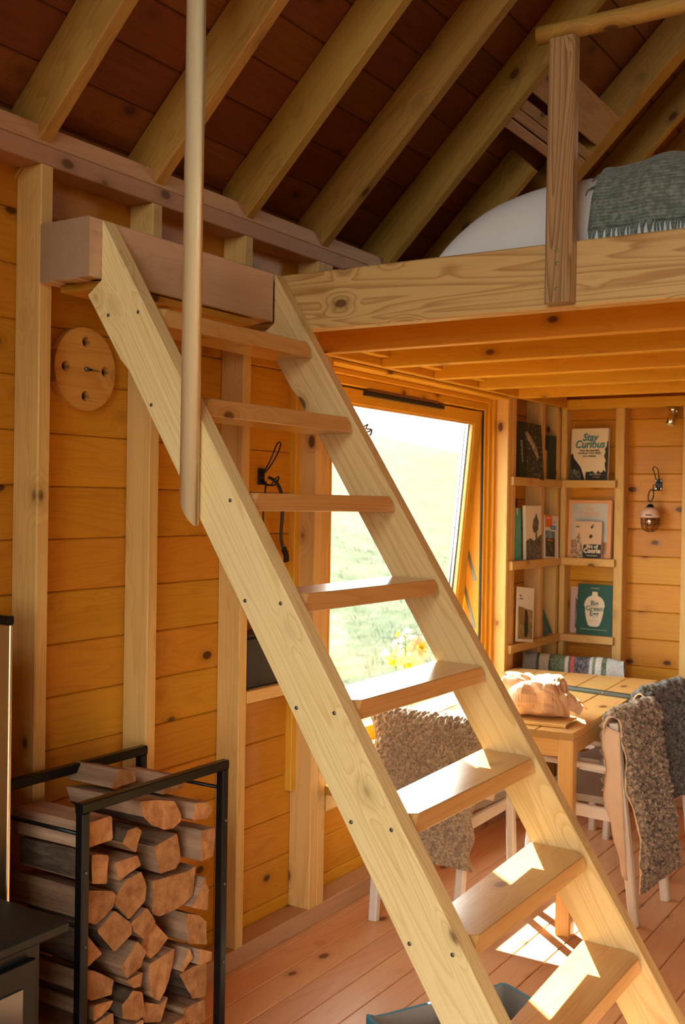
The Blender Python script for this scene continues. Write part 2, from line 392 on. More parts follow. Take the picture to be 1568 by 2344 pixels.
tag(sash_box('trickle_vent', 0, .020, 3.93, 4.64, .004, .022, 'y', plain('dark_vent_slot', (.014, .009, .006), .7), w1, .003), label='dark slotted trickle vent')
sash_box('vent_cover', .0, .016, 3.95, 4.58, -.012, .003, 'y', plain('brown_vent_cover', (.16, .07, .03), .5), w1, .002)
abox('weather_seal', -.105, -.094, 5.098, 5.107, WZ0+.03, 2.08, 'z', M_rubber, w1, .001)
for k, (z0, z1) in enumerate(((.62, .86), (.80, 1.10))):
    beam('stay_arm', S(-.045, 5.107, z0), Vector((-.13, 5.106, 2.074-z1)), .018, .003, M_screw, w1, (1, 0, 0), .001)

# ------------------------------------------------------------------ setting : back wall
wb = thing('wall_back', kind='structure')
def segb(z0, z1):
    e = max(0.0, z1-2.80); a, b = max(-.097, e-.02), min(4.30, 4.22-e)
    if z1 > 2.56 and z0 < 3.34: return ((a, 1.90), (2.80, b))
    return ((a, b),)
SE = [-.02, .116] + [.116+.152*k for k in range(1, 31)]
boards_v(wb, M_clad, lambda a, b, z0, z1: abox('board', a, b, 6.022, 6.043, z0, z1, 'x', M_clad, wb, .004) if b-a > .05 else None, segb, 4.8)
SE = SE[:18]
abox('sheathing', -.22, 4.42, 6.044, 6.14, -.05, 2.50, 'x', M_sheath, wb, .001)
for P_ in (((-.22, 2.5), (1.9, 2.5), (1.9, 4.79), (-.22, 2.7)), ((2.8, 2.5), (4.42, 2.5), (4.42, 2.7), (2.8, 4.3)), ((1.9, 3.36), (2.8, 3.36), (2.8, 4.3), (2.1, 5.0), (1.9, 4.79)), ((1.9, 2.5), (2.8, 2.5), (2.8, 2.55), (1.9, 2.55))):
    n = len(P_); ob('gable_sheathing', mesh('gable_sheathing', [(a, 6.044, b) for a, b in P_]+[(a, 6.14, b) for a, b in P_], [tuple(range(n)), tuple(range(2*n-1, n-1, -1))]+[(i, n+i, n+(i+1) % n, (i+1) % n) for i in range(n)], M_sheath), None, wb)
w3 = thing('window_3', kind='structure', loc=(2.35, 6.1, 2.55))
for x_ in (1.925, 2.775): abox('window_frame', x_-.024, x_+.024, 6.03, 6.13, 2.552, 3.358, 'z', M_joist, w3)
for z_ in (2.577, 3.333): abox('window_frame', 1.95, 2.75, 6.03, 6.13, z_-.024, z_+.024, 'x', M_joist, w3)
abox('pane', 1.95, 2.75, 6.08, 6.084, 2.602, 3.308, 'x', M_glass, w3, .0005)
for x0, x1 in ((.001, .034), (.316, .367), (.684, .729), (1.05, 1.095), (1.5, 1.545), (1.96, 2.005), (2.42, 2.465), (2.88, 2.925), (3.34, 3.385), (3.8, 3.845)):
    abox('stud', x0, x1, 5.931, 6.021, .069, 2.148, 'z', M_stud, wb)
abox('sole_plate', .001, 4.2, 5.931, 6.021, 0, .068, 'x', M_plate, wb)
abox('wall_plate', .001, 4.2, 5.926, 6.021, 2.149, 2.205, 'x', M_joist, wb)

# right wall and the glazed gable behind the camera (outside the frame)
wr = thing('wall_right', kind='structure')
boards_v(wr, M_clad, lambda a, b, z0, z1: abox('board', 4.297, 4.318, a, b, z0, z1, 'y', M_clad, wr, .004), lambda z0, z1: ((-1.9, 6.02),), 2.75)
abox('sheathing', 4.318, 4.42, -2.0, 6.2, -.05, 2.75, 'y', M_sheath, wr, .001)
wf = thing('wall_front', kind='structure')
DX0, DX1, DZ1 = 1.9, 4.15, 2.18
for z0, z1 in zip(SE[:-1], SE[1:]):
    for a, b in ((-.097, DX0), (DX1, 4.297)) if z0 < DZ1-.02 else ((-.097, 4.297),):
        abox('board', a, b, -1.92, -1.90, z0, z1-.001, 'x', M_clad, wf, .004)
for a, b, z0, z1 in ((-.22, DX0, -.05, 2.75), (DX1, 4.42, -.05, 2.75), (DX0, DX1, DZ1, 2.46)):
    abox('sheathing', a, b, -2.02, -1.92, z0, z1, 'x', M_sheath, wf, .001)
for p in (((-.22, 2.6), (1.15, 2.6), (1.15, 3.95)), ((4.42, 2.6), (3.05, 3.95), (3.05, 2.6)), ((1.15, 3.95), (3.05, 3.95), (2.1, 5.0))):
    ob('gable_panel', mesh('gable_panel', [(a, -1.90, b) for a, b in p]+[(a, -2.0, b) for a, b in p], [(2, 1, 0), (3, 4, 5), (0, 1, 4, 3), (1, 2, 5, 4), (2, 0, 3, 5)], M_clad), None, wf)
d1 = thing('door_1', kind='structure', loc=(3.02, -1.95, 0))
for xx in (DX0+.03, 3.02, DX1-.03): abox('door_frame', xx-.03, xx+.03, -2.0, -1.93, 0, DZ1, 'z', M_joist, d1)
for a, b in ((0, .10), (DZ1-.07, DZ1)): abox('door_rail', DX0+.06, DX1-.06, -2.0, -1.93, a, b, 'x', M_joist, d1)
abox('pane', DX0+.06, DX1-.06, -1.968, -1.962, .10, DZ1-.07, 'x', M_glass, d1, .0005)
w2 = thing('window_2', kind='structure', loc=(2.1, -1.95, 2.6))
for xx in (1.18, 2.1, 3.02): abox('window_frame', xx-.03, xx+.03, -2.0, -1.93, 2.46, 3.95, 'z', M_joist, w2)
abox('pane', 1.21, 2.99, -1.968, -1.962, 2.46, 3.95, 'x', M_glass, w2, .0005)

# ------------------------------------------------------------------ setting : roof
ceil = thing('ceiling', kind='structure')
r2 = math.sqrt(.5); RX = 2.1
def roofL(s, off):   # s along slope from x=0; off below the board face
    return Vector((s*r2 + off*r2, 0, 2.785 + s*r2 - off*r2))
s0 = -.012 - .148*3; smax = RX/r2
k = 0
while s0 < smax-.02:
    s1 = min(s0+.148, smax)
    for mir, ya, yb in ((0, -2.05, 6.14), (1, -2.05, 6.14)):
        c = roofL((s0+s1)/2, -.011); sd = Vector((r2, 0, r2))
        if mir: c.x = 2*RX-c.x; sd.x = -sd.x
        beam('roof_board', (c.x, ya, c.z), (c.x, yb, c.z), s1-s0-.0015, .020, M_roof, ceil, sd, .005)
    s0 = s1
for mir, sa, sb, ya, yb in ((0, -.53, smax+.03, -2.1, 6.2), (1, -.53, smax+.03, -2.1, 6.2)):
    c = roofL((sa+sb)/2, -.06); sd = Vector((r2, 0, r2))
    if mir: c.x = 2*RX-c.x; sd.x = -sd.x
    beam('roof_deck', (c.x, ya, c.z), (c.x, yb, c.z), sb-sa, .07, M_sheath, ceil, sd, .001)
def rafter(y0, y1, mir, sa=-.30, sb=None, mat=None):
    sb = smax-.02 if sb is None else sb
    a = roofL(sa, .075); b = roofL(sb, .075); a.y = b.y = (y0+y1)/2
    if mir: a.x = 2*RX-a.x; b.x = 2*RX-b.x
    return beam('rafter', a, b, y1-y0, .150, mat or M_raft, ceil, (0, 1, 0), .004)
ys = [2.066-.4603*k for k in range(1, 9)] + [2.066, 2.526, 2.984, 3.449, 3.917]
for y0 in ys:
    w_ = .046 if y0 < 3.4 else .05
    rafter(y0, y0+w_, 0); rafter(y0, y0+w_, 1)
rafter(4.375, 4.422, 0, -.30, .50); rafter(4.375, 4.422, 1)
for y0, y1 in ((4.70, 4.80), (5.16, 5.21), (5.62, 5.67)): rafter(y0, y1, 0); rafter(y0, y1, 1)
for i, (s_, o_, h_) in enumerate(((.585, .107, .09), (.63, .105, .085), (.672, .09, .12))):
    p = roofL(s_, o_); beam('trimmer', (p.x, 3.968, p.z), (p.x, 4.699, p.z), .040, h_, M_grey if i else M_plate, ceil, (r2, 0, r2), .004)
p = roofL(.80, .138); beam('trimmer_board', (p.x, 3.968, p.z), (p.x, 4.699, p.z), .15, .018, M_grey, ceil, (r2, 0, r2), .004)
abox('ridge_beam', RX-.022, RX+.022, -1.9, 6.02, 4.60, 4.80, 'y', M_raft, ceil)

# ------------------------------------------------------------------ loft platform
loft = thing('loft_platform', 'pine loft floor on joists with thick front beam, over the dining corner', 'loft', (0, 2.945, 2.155))
abox('front_beam', .012, 4.2, 2.946, 3.005, 2.160, 2.345, 'x', M_loft, loft, .004)
for y0 in (3.388, 3.845, 4.305, 4.765, 5.235):
    abox('joist', .036, 4.2, y0, y0+.047, 2.152, 2.297, 'x', M_joist, loft)
abox('ledger', .001, .035, 3.008, 5.92, 2.157, 2.297, 'y', M_joist, loft)
for y0 in (3.845, 4.305, 4.765): abox('blocking', .037, .075, y0-.40, y0-.002, 2.19, 2.297, 'y', M_joist, loft)
xx = .001
while xx < 4.1:
    abox('deck_board', xx, xx+.1385, 3.006, 5.99, 2.298, 2.320, 'y', M_joist, loft, .002); xx += .14
HX = .186
for k in range(4):
    abox('header_plank', .002+.046*k, .0475+.046*k, 2.072, 2.888, 2.181+.003*(k % 2), 2.341, 'y', M_header, loft, .003)
abox('header_plate', .03, HX-.012, 2.12, 2.80, 2.160, 2.1805, 'y', M_joist, loft, .002)

# ------------------------------------------------------------------ loft ladder
TAN = 1.558
def ux(z): return .186 + (2.341-z)/TAN
lad = thing('loft_ladder', 'steep pale pine ladder stair with eight open treads rising to the loft', 'stairs', (1.2, 2.53, 0))
def stringer(y0, y1, wl, mat):
    pts = [(ux(0.0), 0.0), (ux(2.341), 2.341), (ux(2.181)-.0005, 2.181)]
    pts = [(ux(0), 0), (.1865, 2.341), (.1865, 2.181), (ux(2.145)-.175, 2.145), (ux(1.965)-.168, 1.965), (ux(1.935)-wl, 1.935), (ux(0)-wl, 0)]
    # local frame: X down the slope so the grain follows the board
    x = Vector((1, 0, -TAN)).normalized(); z = Vector((x.z, 0, -x.x)) * -1; y = z.cross(x)
    M = frame((.186, y0, 2.341), x, y, z); Mi = M.inverted()
    a = [Mi @ Vector((p[0], y0, p[1])) for p in pts]; b = [Mi @ Vector((p[0], y1, p[1])) for p in pts]; n = len(pts)
    f = [tuple(range(n)), tuple(range(2*n-1, n-1, -1))] + [(i, n+i, n+(i+1) % n, (i+1) % n) for i in range(n)]
    m = mesh('stringer', a+b, f, mat); o = ob('stringer', m, M, lad)
    return o
sn = stringer(2.115, 2.168, .157, M_stair); sf = stringer(2.893, 2.942, .160, M_strfar_shaded)
# make normals consistent
for o in (sn, sf):
    import bmesh
    bm = bmesh.new(); bm.from_mesh(o.data); bmesh.ops.recalc_face_normals(bm, faces=bm.faces); bmesh.ops.bevel(bm, geom=bm.edges[:], offset=.0025, segments=1, affect='EDGES'); bm.to_mesh(o.data); bm.free()
TZ = [2.105-.2412*k for k in range(9)]
for k, zt in enumerate(TZ[:8] + [TZ[8]]):
    xf = ux(zt)+.004; xb = ux(zt)-.163; xn = ux(zt)-.127; y0, y1 = 2.169, 2.892; t = .046; cx, cy = .040, .034
    vs = [(xn, y0, zt), (xf-cx, y0, zt), (xf, y0+cy, zt), (xf, y1-cy, zt), (xf-cx, y1, zt), (xb, y1, zt),
          (xn, y0, zt-t), (xf, y0, zt-t), (xf, y1, zt-t), (xb, y1, zt-t)]
    fs = [(0, 1, 2, 3, 4, 5), (9, 8, 7, 6), (2, 7, 8, 3), (1, 7, 2), (4, 3, 8), (0, 6, 7, 1), (5, 4, 8, 9), (0, 5, 9, 6)]
    c0 = Vector((xb+.1, y0, zt-t/2)); M = frame(c0, (0, 1, 0), (1, 0, 0), (0, 0, -1)); Mi = M.inverted()
    m = mesh('tread', [Mi @ Vector(v) for v in vs], fs, M_tread)
    bm = bmesh.new(); bm.from_mesh(m); bmesh.ops.recalc_face_normals(bm, faces=bm.faces); bmesh.ops.bevel(bm, geom=bm.edges[:], offset=.002, segments=1, affect='EDGES'); bm.to_mesh(m); bm.free()
    ob('tread', m, M, lad)
    for dx in (-.135, -.03):
        lathe('screw', [(.0048, 0), (.0048, .0012)], M_screw, Matrix.Translation((ux(zt-.02)+dx, 2.1148, zt-.02)) @ Matrix.Rotation(PI/2, 4, 'X'), sn, 10)

# grab pole from rafter to stringer, its foot cut along the stringer
PX, PY, PR = .521, 2.090, .0242
vs, fs = [], []; n = 20
for i in range(n):
    a = 2*PI*i/n; x = PX+PR*math.cos(a); y = PY+PR*math.sin(a)
    vs += [(0, 0, 0), (0, 0, 0)]; vs[-2] = (x-PX, y-PY, (1.575-TAN*(x-PX))); vs[-1] = (x-PX, y-PY, 2.571+PX+(x-PX)-.002)
fs = [(2*i, 2*((i+1) % n), 2*((i+1) % n)+1, 2*i+1) for i in range(n)] + [tuple(2*i for i in range(n-1, -1, -1)), tuple(2*i+1 for i in range(n))]
Mp = frame((PX, PY, 0), (0, 0, 1), (1, 0, 0), (0, 1, 0)); Mi = Mp.inverted()
m = mesh('grab_pole', [Mi @ (Vector(v)+Vector((PX, PY, 0))) for v in vs], fs, M_pole); m.polygons.foreach_set('use_smooth', [True]*n+[False]*2)
tag(ob('grab_pole', m, Mp), 'round pale wooden grab pole rising from the ladder side to a rafter', 'pole')

# loft railing
rail = thing('loft_railing', 'loft edge railing of weathered square posts carrying a round handrail', 'railing', (1.15, 2.92, 2.17))
for px in (1.112, 2.85):
    po = abox('post', px, px+.078, 2.899, 2.9455, 2.168, 2.905, 'z', M_aged, rail, .006)
    for zz in (2.205, 2.275, 2.312):
        lathe('screw', [(.0055, 0), (.0055, .0015)], plain('greenish_screw', (.38, .33, .17), .5, .5), Matrix.Translation((px+.038, 2.8988, zz)) @ Matrix.Rotation(PI/2, 4, 'X'), po, 10)
pts = [(1.074+.1*i, 2.922+.004*nz(i, 3, 1), 2.929+.003*nz(i, 7, 2)) for i in range(20)]
vv, ff = rod_data([Vector(p)-Vector(pts[0]) for p in pts], .0255, 14)
Mh = Matrix.Translation(Vector(pts[0])); ob('handrail', mesh('handrail', vv, ff, M_raft, True), Mh, rail)

# ------------------------------------------------------------------ wall clock
ck = thing('wall_clock', 'round pine wall clock with four drilled holes, between two studs', 'clock', M=frame((-.096, 2.315, 1.98), (0, 1, 0), (0, 0, 1), (1, 0, 0)))
def disc_holes(R, holes, t, n=64):
    """flat disc with round through-holes, built with bmesh boolean-free fill"""
    bm = bmesh.new()
    def ring(cx, cy, r, k):
        v = [bm.verts.new((cx+r*math.cos(2*PI*i/k), cy+r*math.sin(2*PI*i/k), t)) for i in range(k)]
        return [bm.edges.new((v[i], v[(i+1) % k])) for i in range(k)]
    es = ring(0, 0, R, n)
    for h in holes: es += ring(*h, 20)
    bmesh.ops.triangle_fill(bm, edges=es, use_beauty=True)
    fr = bm.faces[:]
    for f in fr:
        if f.normal.z < 0: f.normal_flip()
    r = bmesh.ops.extrude_face_region(bm, geom=fr)
    for v in [g for g in r['geom'] if isinstance(g, bmesh.types.BMVert)]: v.co.z = 0.0
    bmesh.ops.recalc_face_normals(bm, faces=bm.faces)
    m = bpy.data.meshes.new('disc'); bm.to_mesh(m); bm.free(); return m
m = disc_holes(.121, [(0, .079, .0155), (0, -.079, .0155), (.079, 0, .0155), (-.079, 0, .0155)], .028)
m.materials.append(pine('clock_pine', (.62, .34, .07), (.46, .20, .03), spread=.02, rings=.7)); ob('face', m, None, ck)
lathe('backing', [(.115, 0), (.115, .004)], M_dark, W[ck.name] @ Matrix.Translation((0, 0, .0005)), ck, 40)
lathe('hub', [(.007, .028), (.007, .034), (.004, .036)], M_screw, W[ck.name], ck, 14)
flat('hand', [(0, -.004), (.022, -.002), (.022, .002), (0, .004)], W[ck.name], M_black, ck, .033, .002)
flat('hand', [(0, .003), (.001, -.003), (.055, -.0015), (.055, .0)], W[ck.name], M_screw, ck, .031, .0015)

# ------------------------------------------------------------------ wire coat hooks
def coat_hook(M, label, mat, loop=.125, low=True):
    h = thing('coat_hook', label, 'hook', M=M, group=None)
    v = [(-.018, -.03, .001), (.018, -.03, .001), (.018, .03, .001), (-.018, .03, .001)]
    ob('plate', bar_mesh(.06, .036, .006, .002, mat), M @ frame((0, -.03, .0035), (0, 1, 0), (1, 0, 0), (0, 0, -1)), h)
    P = [(-.006, .01, .006), (-.008, .03, .030), (-.012, .07, .058), (-.013, loop, .078), (0, loop+.012, .083), (.013, loop, .078), (.012, .07, .058), (.008, .03, .030), (.006, .01, .006)]
    if loop: rod('upper_loop', [M @ Vector(p) for p in spline(P, 6)], .0028, mat, h, 6)
    P = [(-.006, -.012, .006), (-.008, -.028, .025), (-.011, -.03, .055), (-.010, -.008, .075), (0, 0, .080), (.010, -.008, .075), (.011, -.03, .055), (.008, -.028, .025), (.006, -.012, .006)]
    rod('lower_loop', [M @ Vector(p) for p in spline(P, 6)], .0028, mat, h, 6)
    for a in (-.013, .013):
        for b in (-.022, .022):
            ob('screw', bar_mesh(.0015, .005, .005, .001, M_chrome), M @ frame((a, b, .0066), (0, 0, 1), (1, 0, 0), (0, 1, 0)), h)
    return h
coat_hook(frame((-.0965, 3.215, 1.692), (0, 1, 0), (0, 0, 1), (1, 0, 0)), 'black wire coat hook with a dark strap on it, behind the ladder', M_black, .112)
coat_hook(frame((.535, 6.0215, 1.728), (1, 0, 0), (0, 0, 1), (0, -1, 0)), 'black wire coat hook holding the round lantern', M_black, .085)
coat_hook(frame((.434, 2.9414, 1.800), (-.6, 0, .8), (.8, 0, .6), (0, 1, 0)), 'bronze wire hook on the far side of the ladder, peeking out against the window', M_brass, .05)
# strap hanging from the first hook
st = thing('strap', 'dark webbing strap hanging from the hook behind the ladder', 'strap', (-.04, 3.24, 1.66))
M_web = plain('black_webbing', (.018, .022, .02), .8, 0, .3, 400)
def ribbon(name, pts, w, t, side, mat, parent):
    pts = [Vector(p) for p in spline(pts, 6)]; vs, fs = [], []; sd = Vector(side)
    ws = w if isinstance(w, (list, tuple)) else [w]*len(pts)
    for i, p in enumerate(pts):
        d = (pts[min(i+1, len(pts)-1)]-pts[max(i-1, 0)]).normalized(); s = (sd-d*sd.dot(d)).normalized(); nn = d.cross(s)
        ww = ws[min(len(ws)-1, int(i*len(ws)/len(pts)))]
        vs += [p-s*ww/2-nn*t/2, p+s*ww/2-nn*t/2, p+s*ww/2+nn*t/2, p-s*ww/2+nn*t/2]
    for i in range(len(pts)-1):
        for k in range(4): fs.append((4*i+k, 4*i+(k+1) % 4, 4*i+4+(k+1) % 4, 4*i+4+k))
    fs += [(3, 2, 1, 0), tuple(4*(len(pts)-1)+k for k in range(4))]
    return ob(name, mesh(name, vs, fs, mat), Matrix(), parent)
ribbon('webbing', [(-.055, 3.205, 1.69), (-.03, 3.222, 1.672), (-.022, 3.248, 1.62), (-.03, 3.262, 1.55), (-.045, 3.278, 1.47), (-.05, 3.31, 1.41)], [.018, .016, .014, .018, .016, .014], .004, (0, 1, .2), M_web, st)
ribbon('webbing', [(-.06, 3.20, 1.675), (-.055, 3.188, 1.63), (-.06, 3.186, 1.55), (-.065, 3.20, 1.45)], .007, .003, (0, 1, 0), M_web, st)
ribbon('clip', [(-.05, 3.30, 1.43), (-.05, 3.318, 1.405), (-.052, 3.322, 1.38)], .024, .008, (0, 1, .2), M_black, st)

# black box on the ledge behind the ladder
bx = thing('black_box', 'black box standing on the ledge left of the window', 'box', (-.05, 3.14, .946))
abox('body', -.085, -.02, 3.05, 3.34, .947, 1.125, 'y', plain('matt_black', (.010, .012, .013), .6), bx, .006)
abox('lid', -.088, -.017, 3.047, 3.343, 1.126, 1.142, 'y', M_black, bx, .004)

# ------------------------------------------------------------------ spotlight and lantern on the back wall
sp = thing('spotlight', 'small chrome spotlight under the loft, above the lantern', 'lamp', (.618, 5.972, 2.147))
lathe('base', [(.022, -.020), (.024, -.018), (.024, 0)], M_chrome, W[sp.name], sp)
rod('arm', [(.618, 5.972, 2.128), (.620, 5.970, 2.105)], .005, M_chrome, sp)
hd = Matrix.Translation((.622, 5.966, 2.108)) @ Vector((-.25, -.25, -1)).to_track_quat('Z', 'Y').to_matrix().to_4x4()
lathe('head', [(.010, -.006), (.020, .004), (.022, .030), (.026, .058)], M_chrome, hd, sp)
lathe('bulb', [(.006, .050), (.021, .060), (.016, .064)], plain('frosted_bulb', (.80, .72, .52), .4), hd, sp)
rod('arm', [(.634, 5.975, 2.130), (.640, 5.985, 2.118)], .006, M_chrome, sp)
ln = thing('lantern', 'pink and clear caged camping lantern hung from a carabiner on the back wall', 'lantern', (.512, 5.945, 1.47))
L0 = W[ln.name]
M_pink = plain('pinkish_enamel', (.66, .46, .36), .3, 0, .04)
lathe('shade', [(.052, .078), (.052, .088), (.049, .105), (.040, .122), (.026, .132), (.018, .134)], M_pink, L0, ln, 32)
lathe('cap', [(.021, .133), (.019, .140), (.012, .150), (.009, .152)], M_black, L0, ln)
lathe('glass_body', [(.012, .004), (.030, .010), (.042, .024), (.0475, .045), (.0475, .078)], M_smoke, L0, ln, 32)
lathe('reflector', [(.020, .030), (.024, .060), (.020, .076)], M_chrome, L0, ln, 24)
vs, fs = [], []
def addrod(pts, r, n=6):
    v, f = rod_data(pts, r, n); o = len(vs); vs.extend(v); fs.extend([tuple(i+o for i in g) for g in f])
for k in range(8):
    a = 2*PI*k/8; addrod([(r*math.cos(a), r*math.sin(a), z) for r, z in ((.010, .001), (.031, .007), (.045, .024), (.050, .042), (.050, .078))], .0016)
for r, z in ((.050, .043), (.012, .001)): addrod([(r*math.cos(2*PI*k/24), r*math.sin(2*PI*k/24), z) for k in range(25)], .0016)
ob('cage', mesh('cage', vs, fs, M_black, True), L0, ln)
ob('label_plate', bar_mesh(.034, .008, .0012, .0003, M_black), L0 @ frame((-.010, -.0518, .092), (1, 0, 0), (0, 0, 1), (0, -1, 0)), ln)
rod('ring', [(.512, 5.945, 1.622+.0)] + [(.512+.007*math.sin(t), 5.945, 1.632-.008*math.cos(t)) for t in [2*PI*i/10 for i in range(11)]], .0014, M_screw, ln, 6)
cb = tag(rod('carabiner', [(.514+.014*math.cos(2*PI*i/20)+.004*math.sin(2*PI*i/20), 5.945+.002*math.sin(i), 1.668+.033*math.sin(2*PI*i/20)) for i in range(21)], .0033, M_black, None, 8), 'black carabiner between the wire hook and the lantern', 'carabiner')

# ------------------------------------------------------------------ bookshelves in the corner
sh = thing('corner_shelves', 'three pine ledge shelves fixed between the corner studs', 'shelf', (0, 5.92, .84))
for z in (1.750, 1.314, .884):
    abox('ledge', .0005, .022, 5.225, 5.908, z-.043, z, 'y', M_stud, sh, .002)
    abox('ledge', .0005, .328, 5.909, 5.930, z-.042, z, 'x', M_stud, sh, .002)
    abox('shelf_board', -.0965, -.0005, 5.306, 5.654, z-.020, z, 'y', M_stud, sh, .002)
    abox('shelf_board', -.0965, -.0005, 5.702, 5.884, z-.020, z, 'y', M_stud, sh, .002)
    abox('shelf_board', .0345, .3155, 5.9315, 6.0205, z-.020, z, 'x', M_stud, sh, .002)
def ink(name, c, r=.6): return plain(name, c, r, 0, .06, 20)
def blotch(name, a, b, c_, s, t0=.45, t1=.6):
    q = NT(name); v = q.coords((1, 1, 1), False); f = q.noise(v, s, 5, .65)
    g = q.noise(v, s*2.3, 3, .6)
    col = q.mix(q.ramp(f, t0, t1), a, b); col = q.mix(q.ramp(g, .58, .68), col, c_)
    q.l(col, q.b.inputs['Base Color']); q.b.inputs['Roughness'].default_value = .45; return q.m
I_black = ink('ink_black', (.012, .014, .014)); I_teal = ink('ink_teal', (.02, .22, .30)); I_orange = ink('ink_orange', (.75, .16, .02))
I_peach = ink('ink_peach', (.72, .36, .18)); I_cream = ink('ink_cream', (.74, .68, .56)); I_white = ink('ink_white', (.72, .70, .66))
I_green = ink('ink_bottle_green', (.005, .085, .07)); I_dgreen = ink('ink_dark_green', (.012, .028, .018)); I_turq = ink('ink_turquoise', (.06, .42, .36))
I_blue = ink('ink_blue', (.03, .25, .52)); I_grey = ink('ink_pale_grey', (.55, .58, .60)); I_navy = ink('ink_navy', (.012, .022, .035)); I_pink = ink('ink_dusty_pink', (.55, .38, .38))
I_coral = ink('ink_coral', (.72, .30, .18)); I_tan = ink('ink_tan', (.62, .47, .34))
def book(label, M, w, h, t, cover, cat='book', name='book', soft=False, group=None, spine=None):
    """M: origin bottom-left of the front cover, X right, Y up, Z out of the cover"""
    b = thing(name, label, cat, M=M, group=group); e = .0 if soft else .003; c = .0012 if soft else .0024
    def bx(nm, x0, x1, y0, y1, z0, z1, mat):
        return ob(nm, bar_mesh(x1-x0, y1-y0, z1-z0, .0004, mat), M @ frame((x0, (y0+y1)/2, (z0+z1)/2), (1, 0, 0), (0, 1, 0), (0, 0, 1)), b)
    bx('front_cover', 0, w, 0, h, -c, 0, cover); bx('back_cover', 0, w, 0, h, -t, -t+c, cover)
    bx('spine', 0, c, 0, h, -t+c, -c, spine or cover); bx('pages', c, w-e, e, h-e, -t+c, -c, M_page)
    return b
def MB(x, z, y, lean=0.0, roll=0.0):   # facing the room from the back wall
    return Matrix.Translation((x, y, z)) @ Matrix.Rotation(roll, 4, 'Y') @ Matrix.Rotation(PI/2-lean, 4, 'X')
def ML(y, z, x, lean=0.0, roll=0.0, turn=0.0):   # facing the room from the left wall
    return Matrix.Translation((x, y, z)) @ Matrix.Rotation(PI/2+turn, 4, 'Z') @ Matrix.Rotation(roll, 4, 'Y') @ Matrix.Rotation(PI/2-lean, 4, 'X')
SH = (1.7505, 1.3145, .8845)
def sil(seed, w, h0, x0=0, n=14, rough=.25):
    rr = random.Random(seed); return [(x0, 0)] + [(x0+w*i/n, h0*(1-rough+rough*2*rr.random())) for i in range(n+1)] + [(x0+w, 0)]
# 1 cream book with teal brush lettering
M = MB(.054, SH[0]+.0006, 5.944, .05); b = book('cream hardback with teal brush lettering on the top shelf', M, .214, .291, .026, I_cream)
text('title', 'Stay', .058, M, I_teal, b, .108, .222, shear=.25, bold=.0018, sx=.9); text('title', 'Curious', .060, M, I_teal, b, .108, .182, shear=.2, bold=.0018, sx=.88)
for i, l in enumerate(('How the beautiful', 'WORLD CAN FIND', 'you creative')): text('subtitle', l, .0155, M, I_black, b, .108, .162-.0155*i, bold=.0004)
M_bw = blotch('cover_woodcut', (.02, .03, .03), (.16, .20, .20), (.55, .56, .52), 60)
flat('cover_picture', [(0, 0), (0, .145), (.012, .15), (.018, .125), (.058, .075), (.072, .04), (.085, .0)], M, I_black, b)
flat('cover_picture', [(.002, .002), (.002, .06), (.05, .062), (.06, .03), (.06, .002)], M, M_bw, b, .0012)
flat('cover_picture', sil(3, .125, .048, .088, 12, .2), M, I_black, b)
flat('cover_picture', [(.214, .03), (.204, .05), (.197, .09), (.203, .11), (.192, .135), (.200, .155), (.196, .175), (.206, .19), (.208, .215), (.214, .22)], M, I_black, b, .001)
text('author', 'Ian Clifford', .014, M, I_cream, b, .145, .028, .0016); text('author', 'of the wild', .009, M, I_cream, b, .150, .014, .0016)
# 2 peach travel book, 3 small book in front of it
M = MB(.0375, SH[1]+.0006, 5.962, .05); b = book('large peach-bordered travel book on the middle shelf', M, .25, .325, .022, I_peach)
flat('cover_picture', [(.02, .02), (.228, .02), (.228, .305), (.02, .305)], M, blotch('sea_cover', (.50, .54, .55), (.42, .50, .56), (.55, .50, .46), 5), b)
flat('cover_picture', [(.02, .02), (.228, .02), (.228, .09), (.02, .10)], M, blotch('beach_cover', (.30, .17, .08), (.42, .36, .33), (.12, .09, .07), 22), b, .0012)
text('title', 'Slow', .026, M, I_coral, b, .125, .268); text('title', 'Escapes', .040, M, I_coral, b, .125, .238, sx=.95)
M = MB(.088, SH[1]+.0006, 5.926, .06); b = book('small beige paperback with a black title block in front of the peach book', M, .158, .205, .016, I_tan, soft=True)
flat('cover_picture', [(.05, 0), (.158, 0), (.158, .078), (.062, .078), (.055, .07)], M, I_navy, b)
flat('cover_picture', [(0, 0), (.0, .1), (.02, .125), (.028, .145), (.034, .12), (.045, .08), (.055, 0)], M, blotch('figure_cover', (.25, .17, .12), (.60, .48, .36), (.05, .05, .05), 55), b, .0012)
for (x_, y_, s_) in ((.10, .165, .018), (.095, .11, .024), (.108, .18, .010)): flat('cover_picture', [(x_, y_), (x_+s_*.6, y_+s_*.4), (x_+.2*s_, y_+s_*.9), (x_+s_*.5, y_+s_*1.2), (x_-s_*.2, y_+s_*.8), (x_-s_*.4, y_+.2*s_)], M, I_dgreen, b)
flat('cover_picture', [(.008, .172), (.03, .172), (.03, .178), (.008, .178)], M, I_navy, b)
text('title', 'The', .020, M, I_cream, b, .062, .068, .0014, align='LEFT'); text('title', 'Art of', .027, M, I_cream, b, .105, .056, .0014, bold=.0008); text('title', 'Coorie', .036, M, I_cream, b, .106, .030, .0014, bold=.0014, sx=.92)
text('author', 'Gabriella Bennett', .009, M, I_cream, b, .106, .012, .0014)
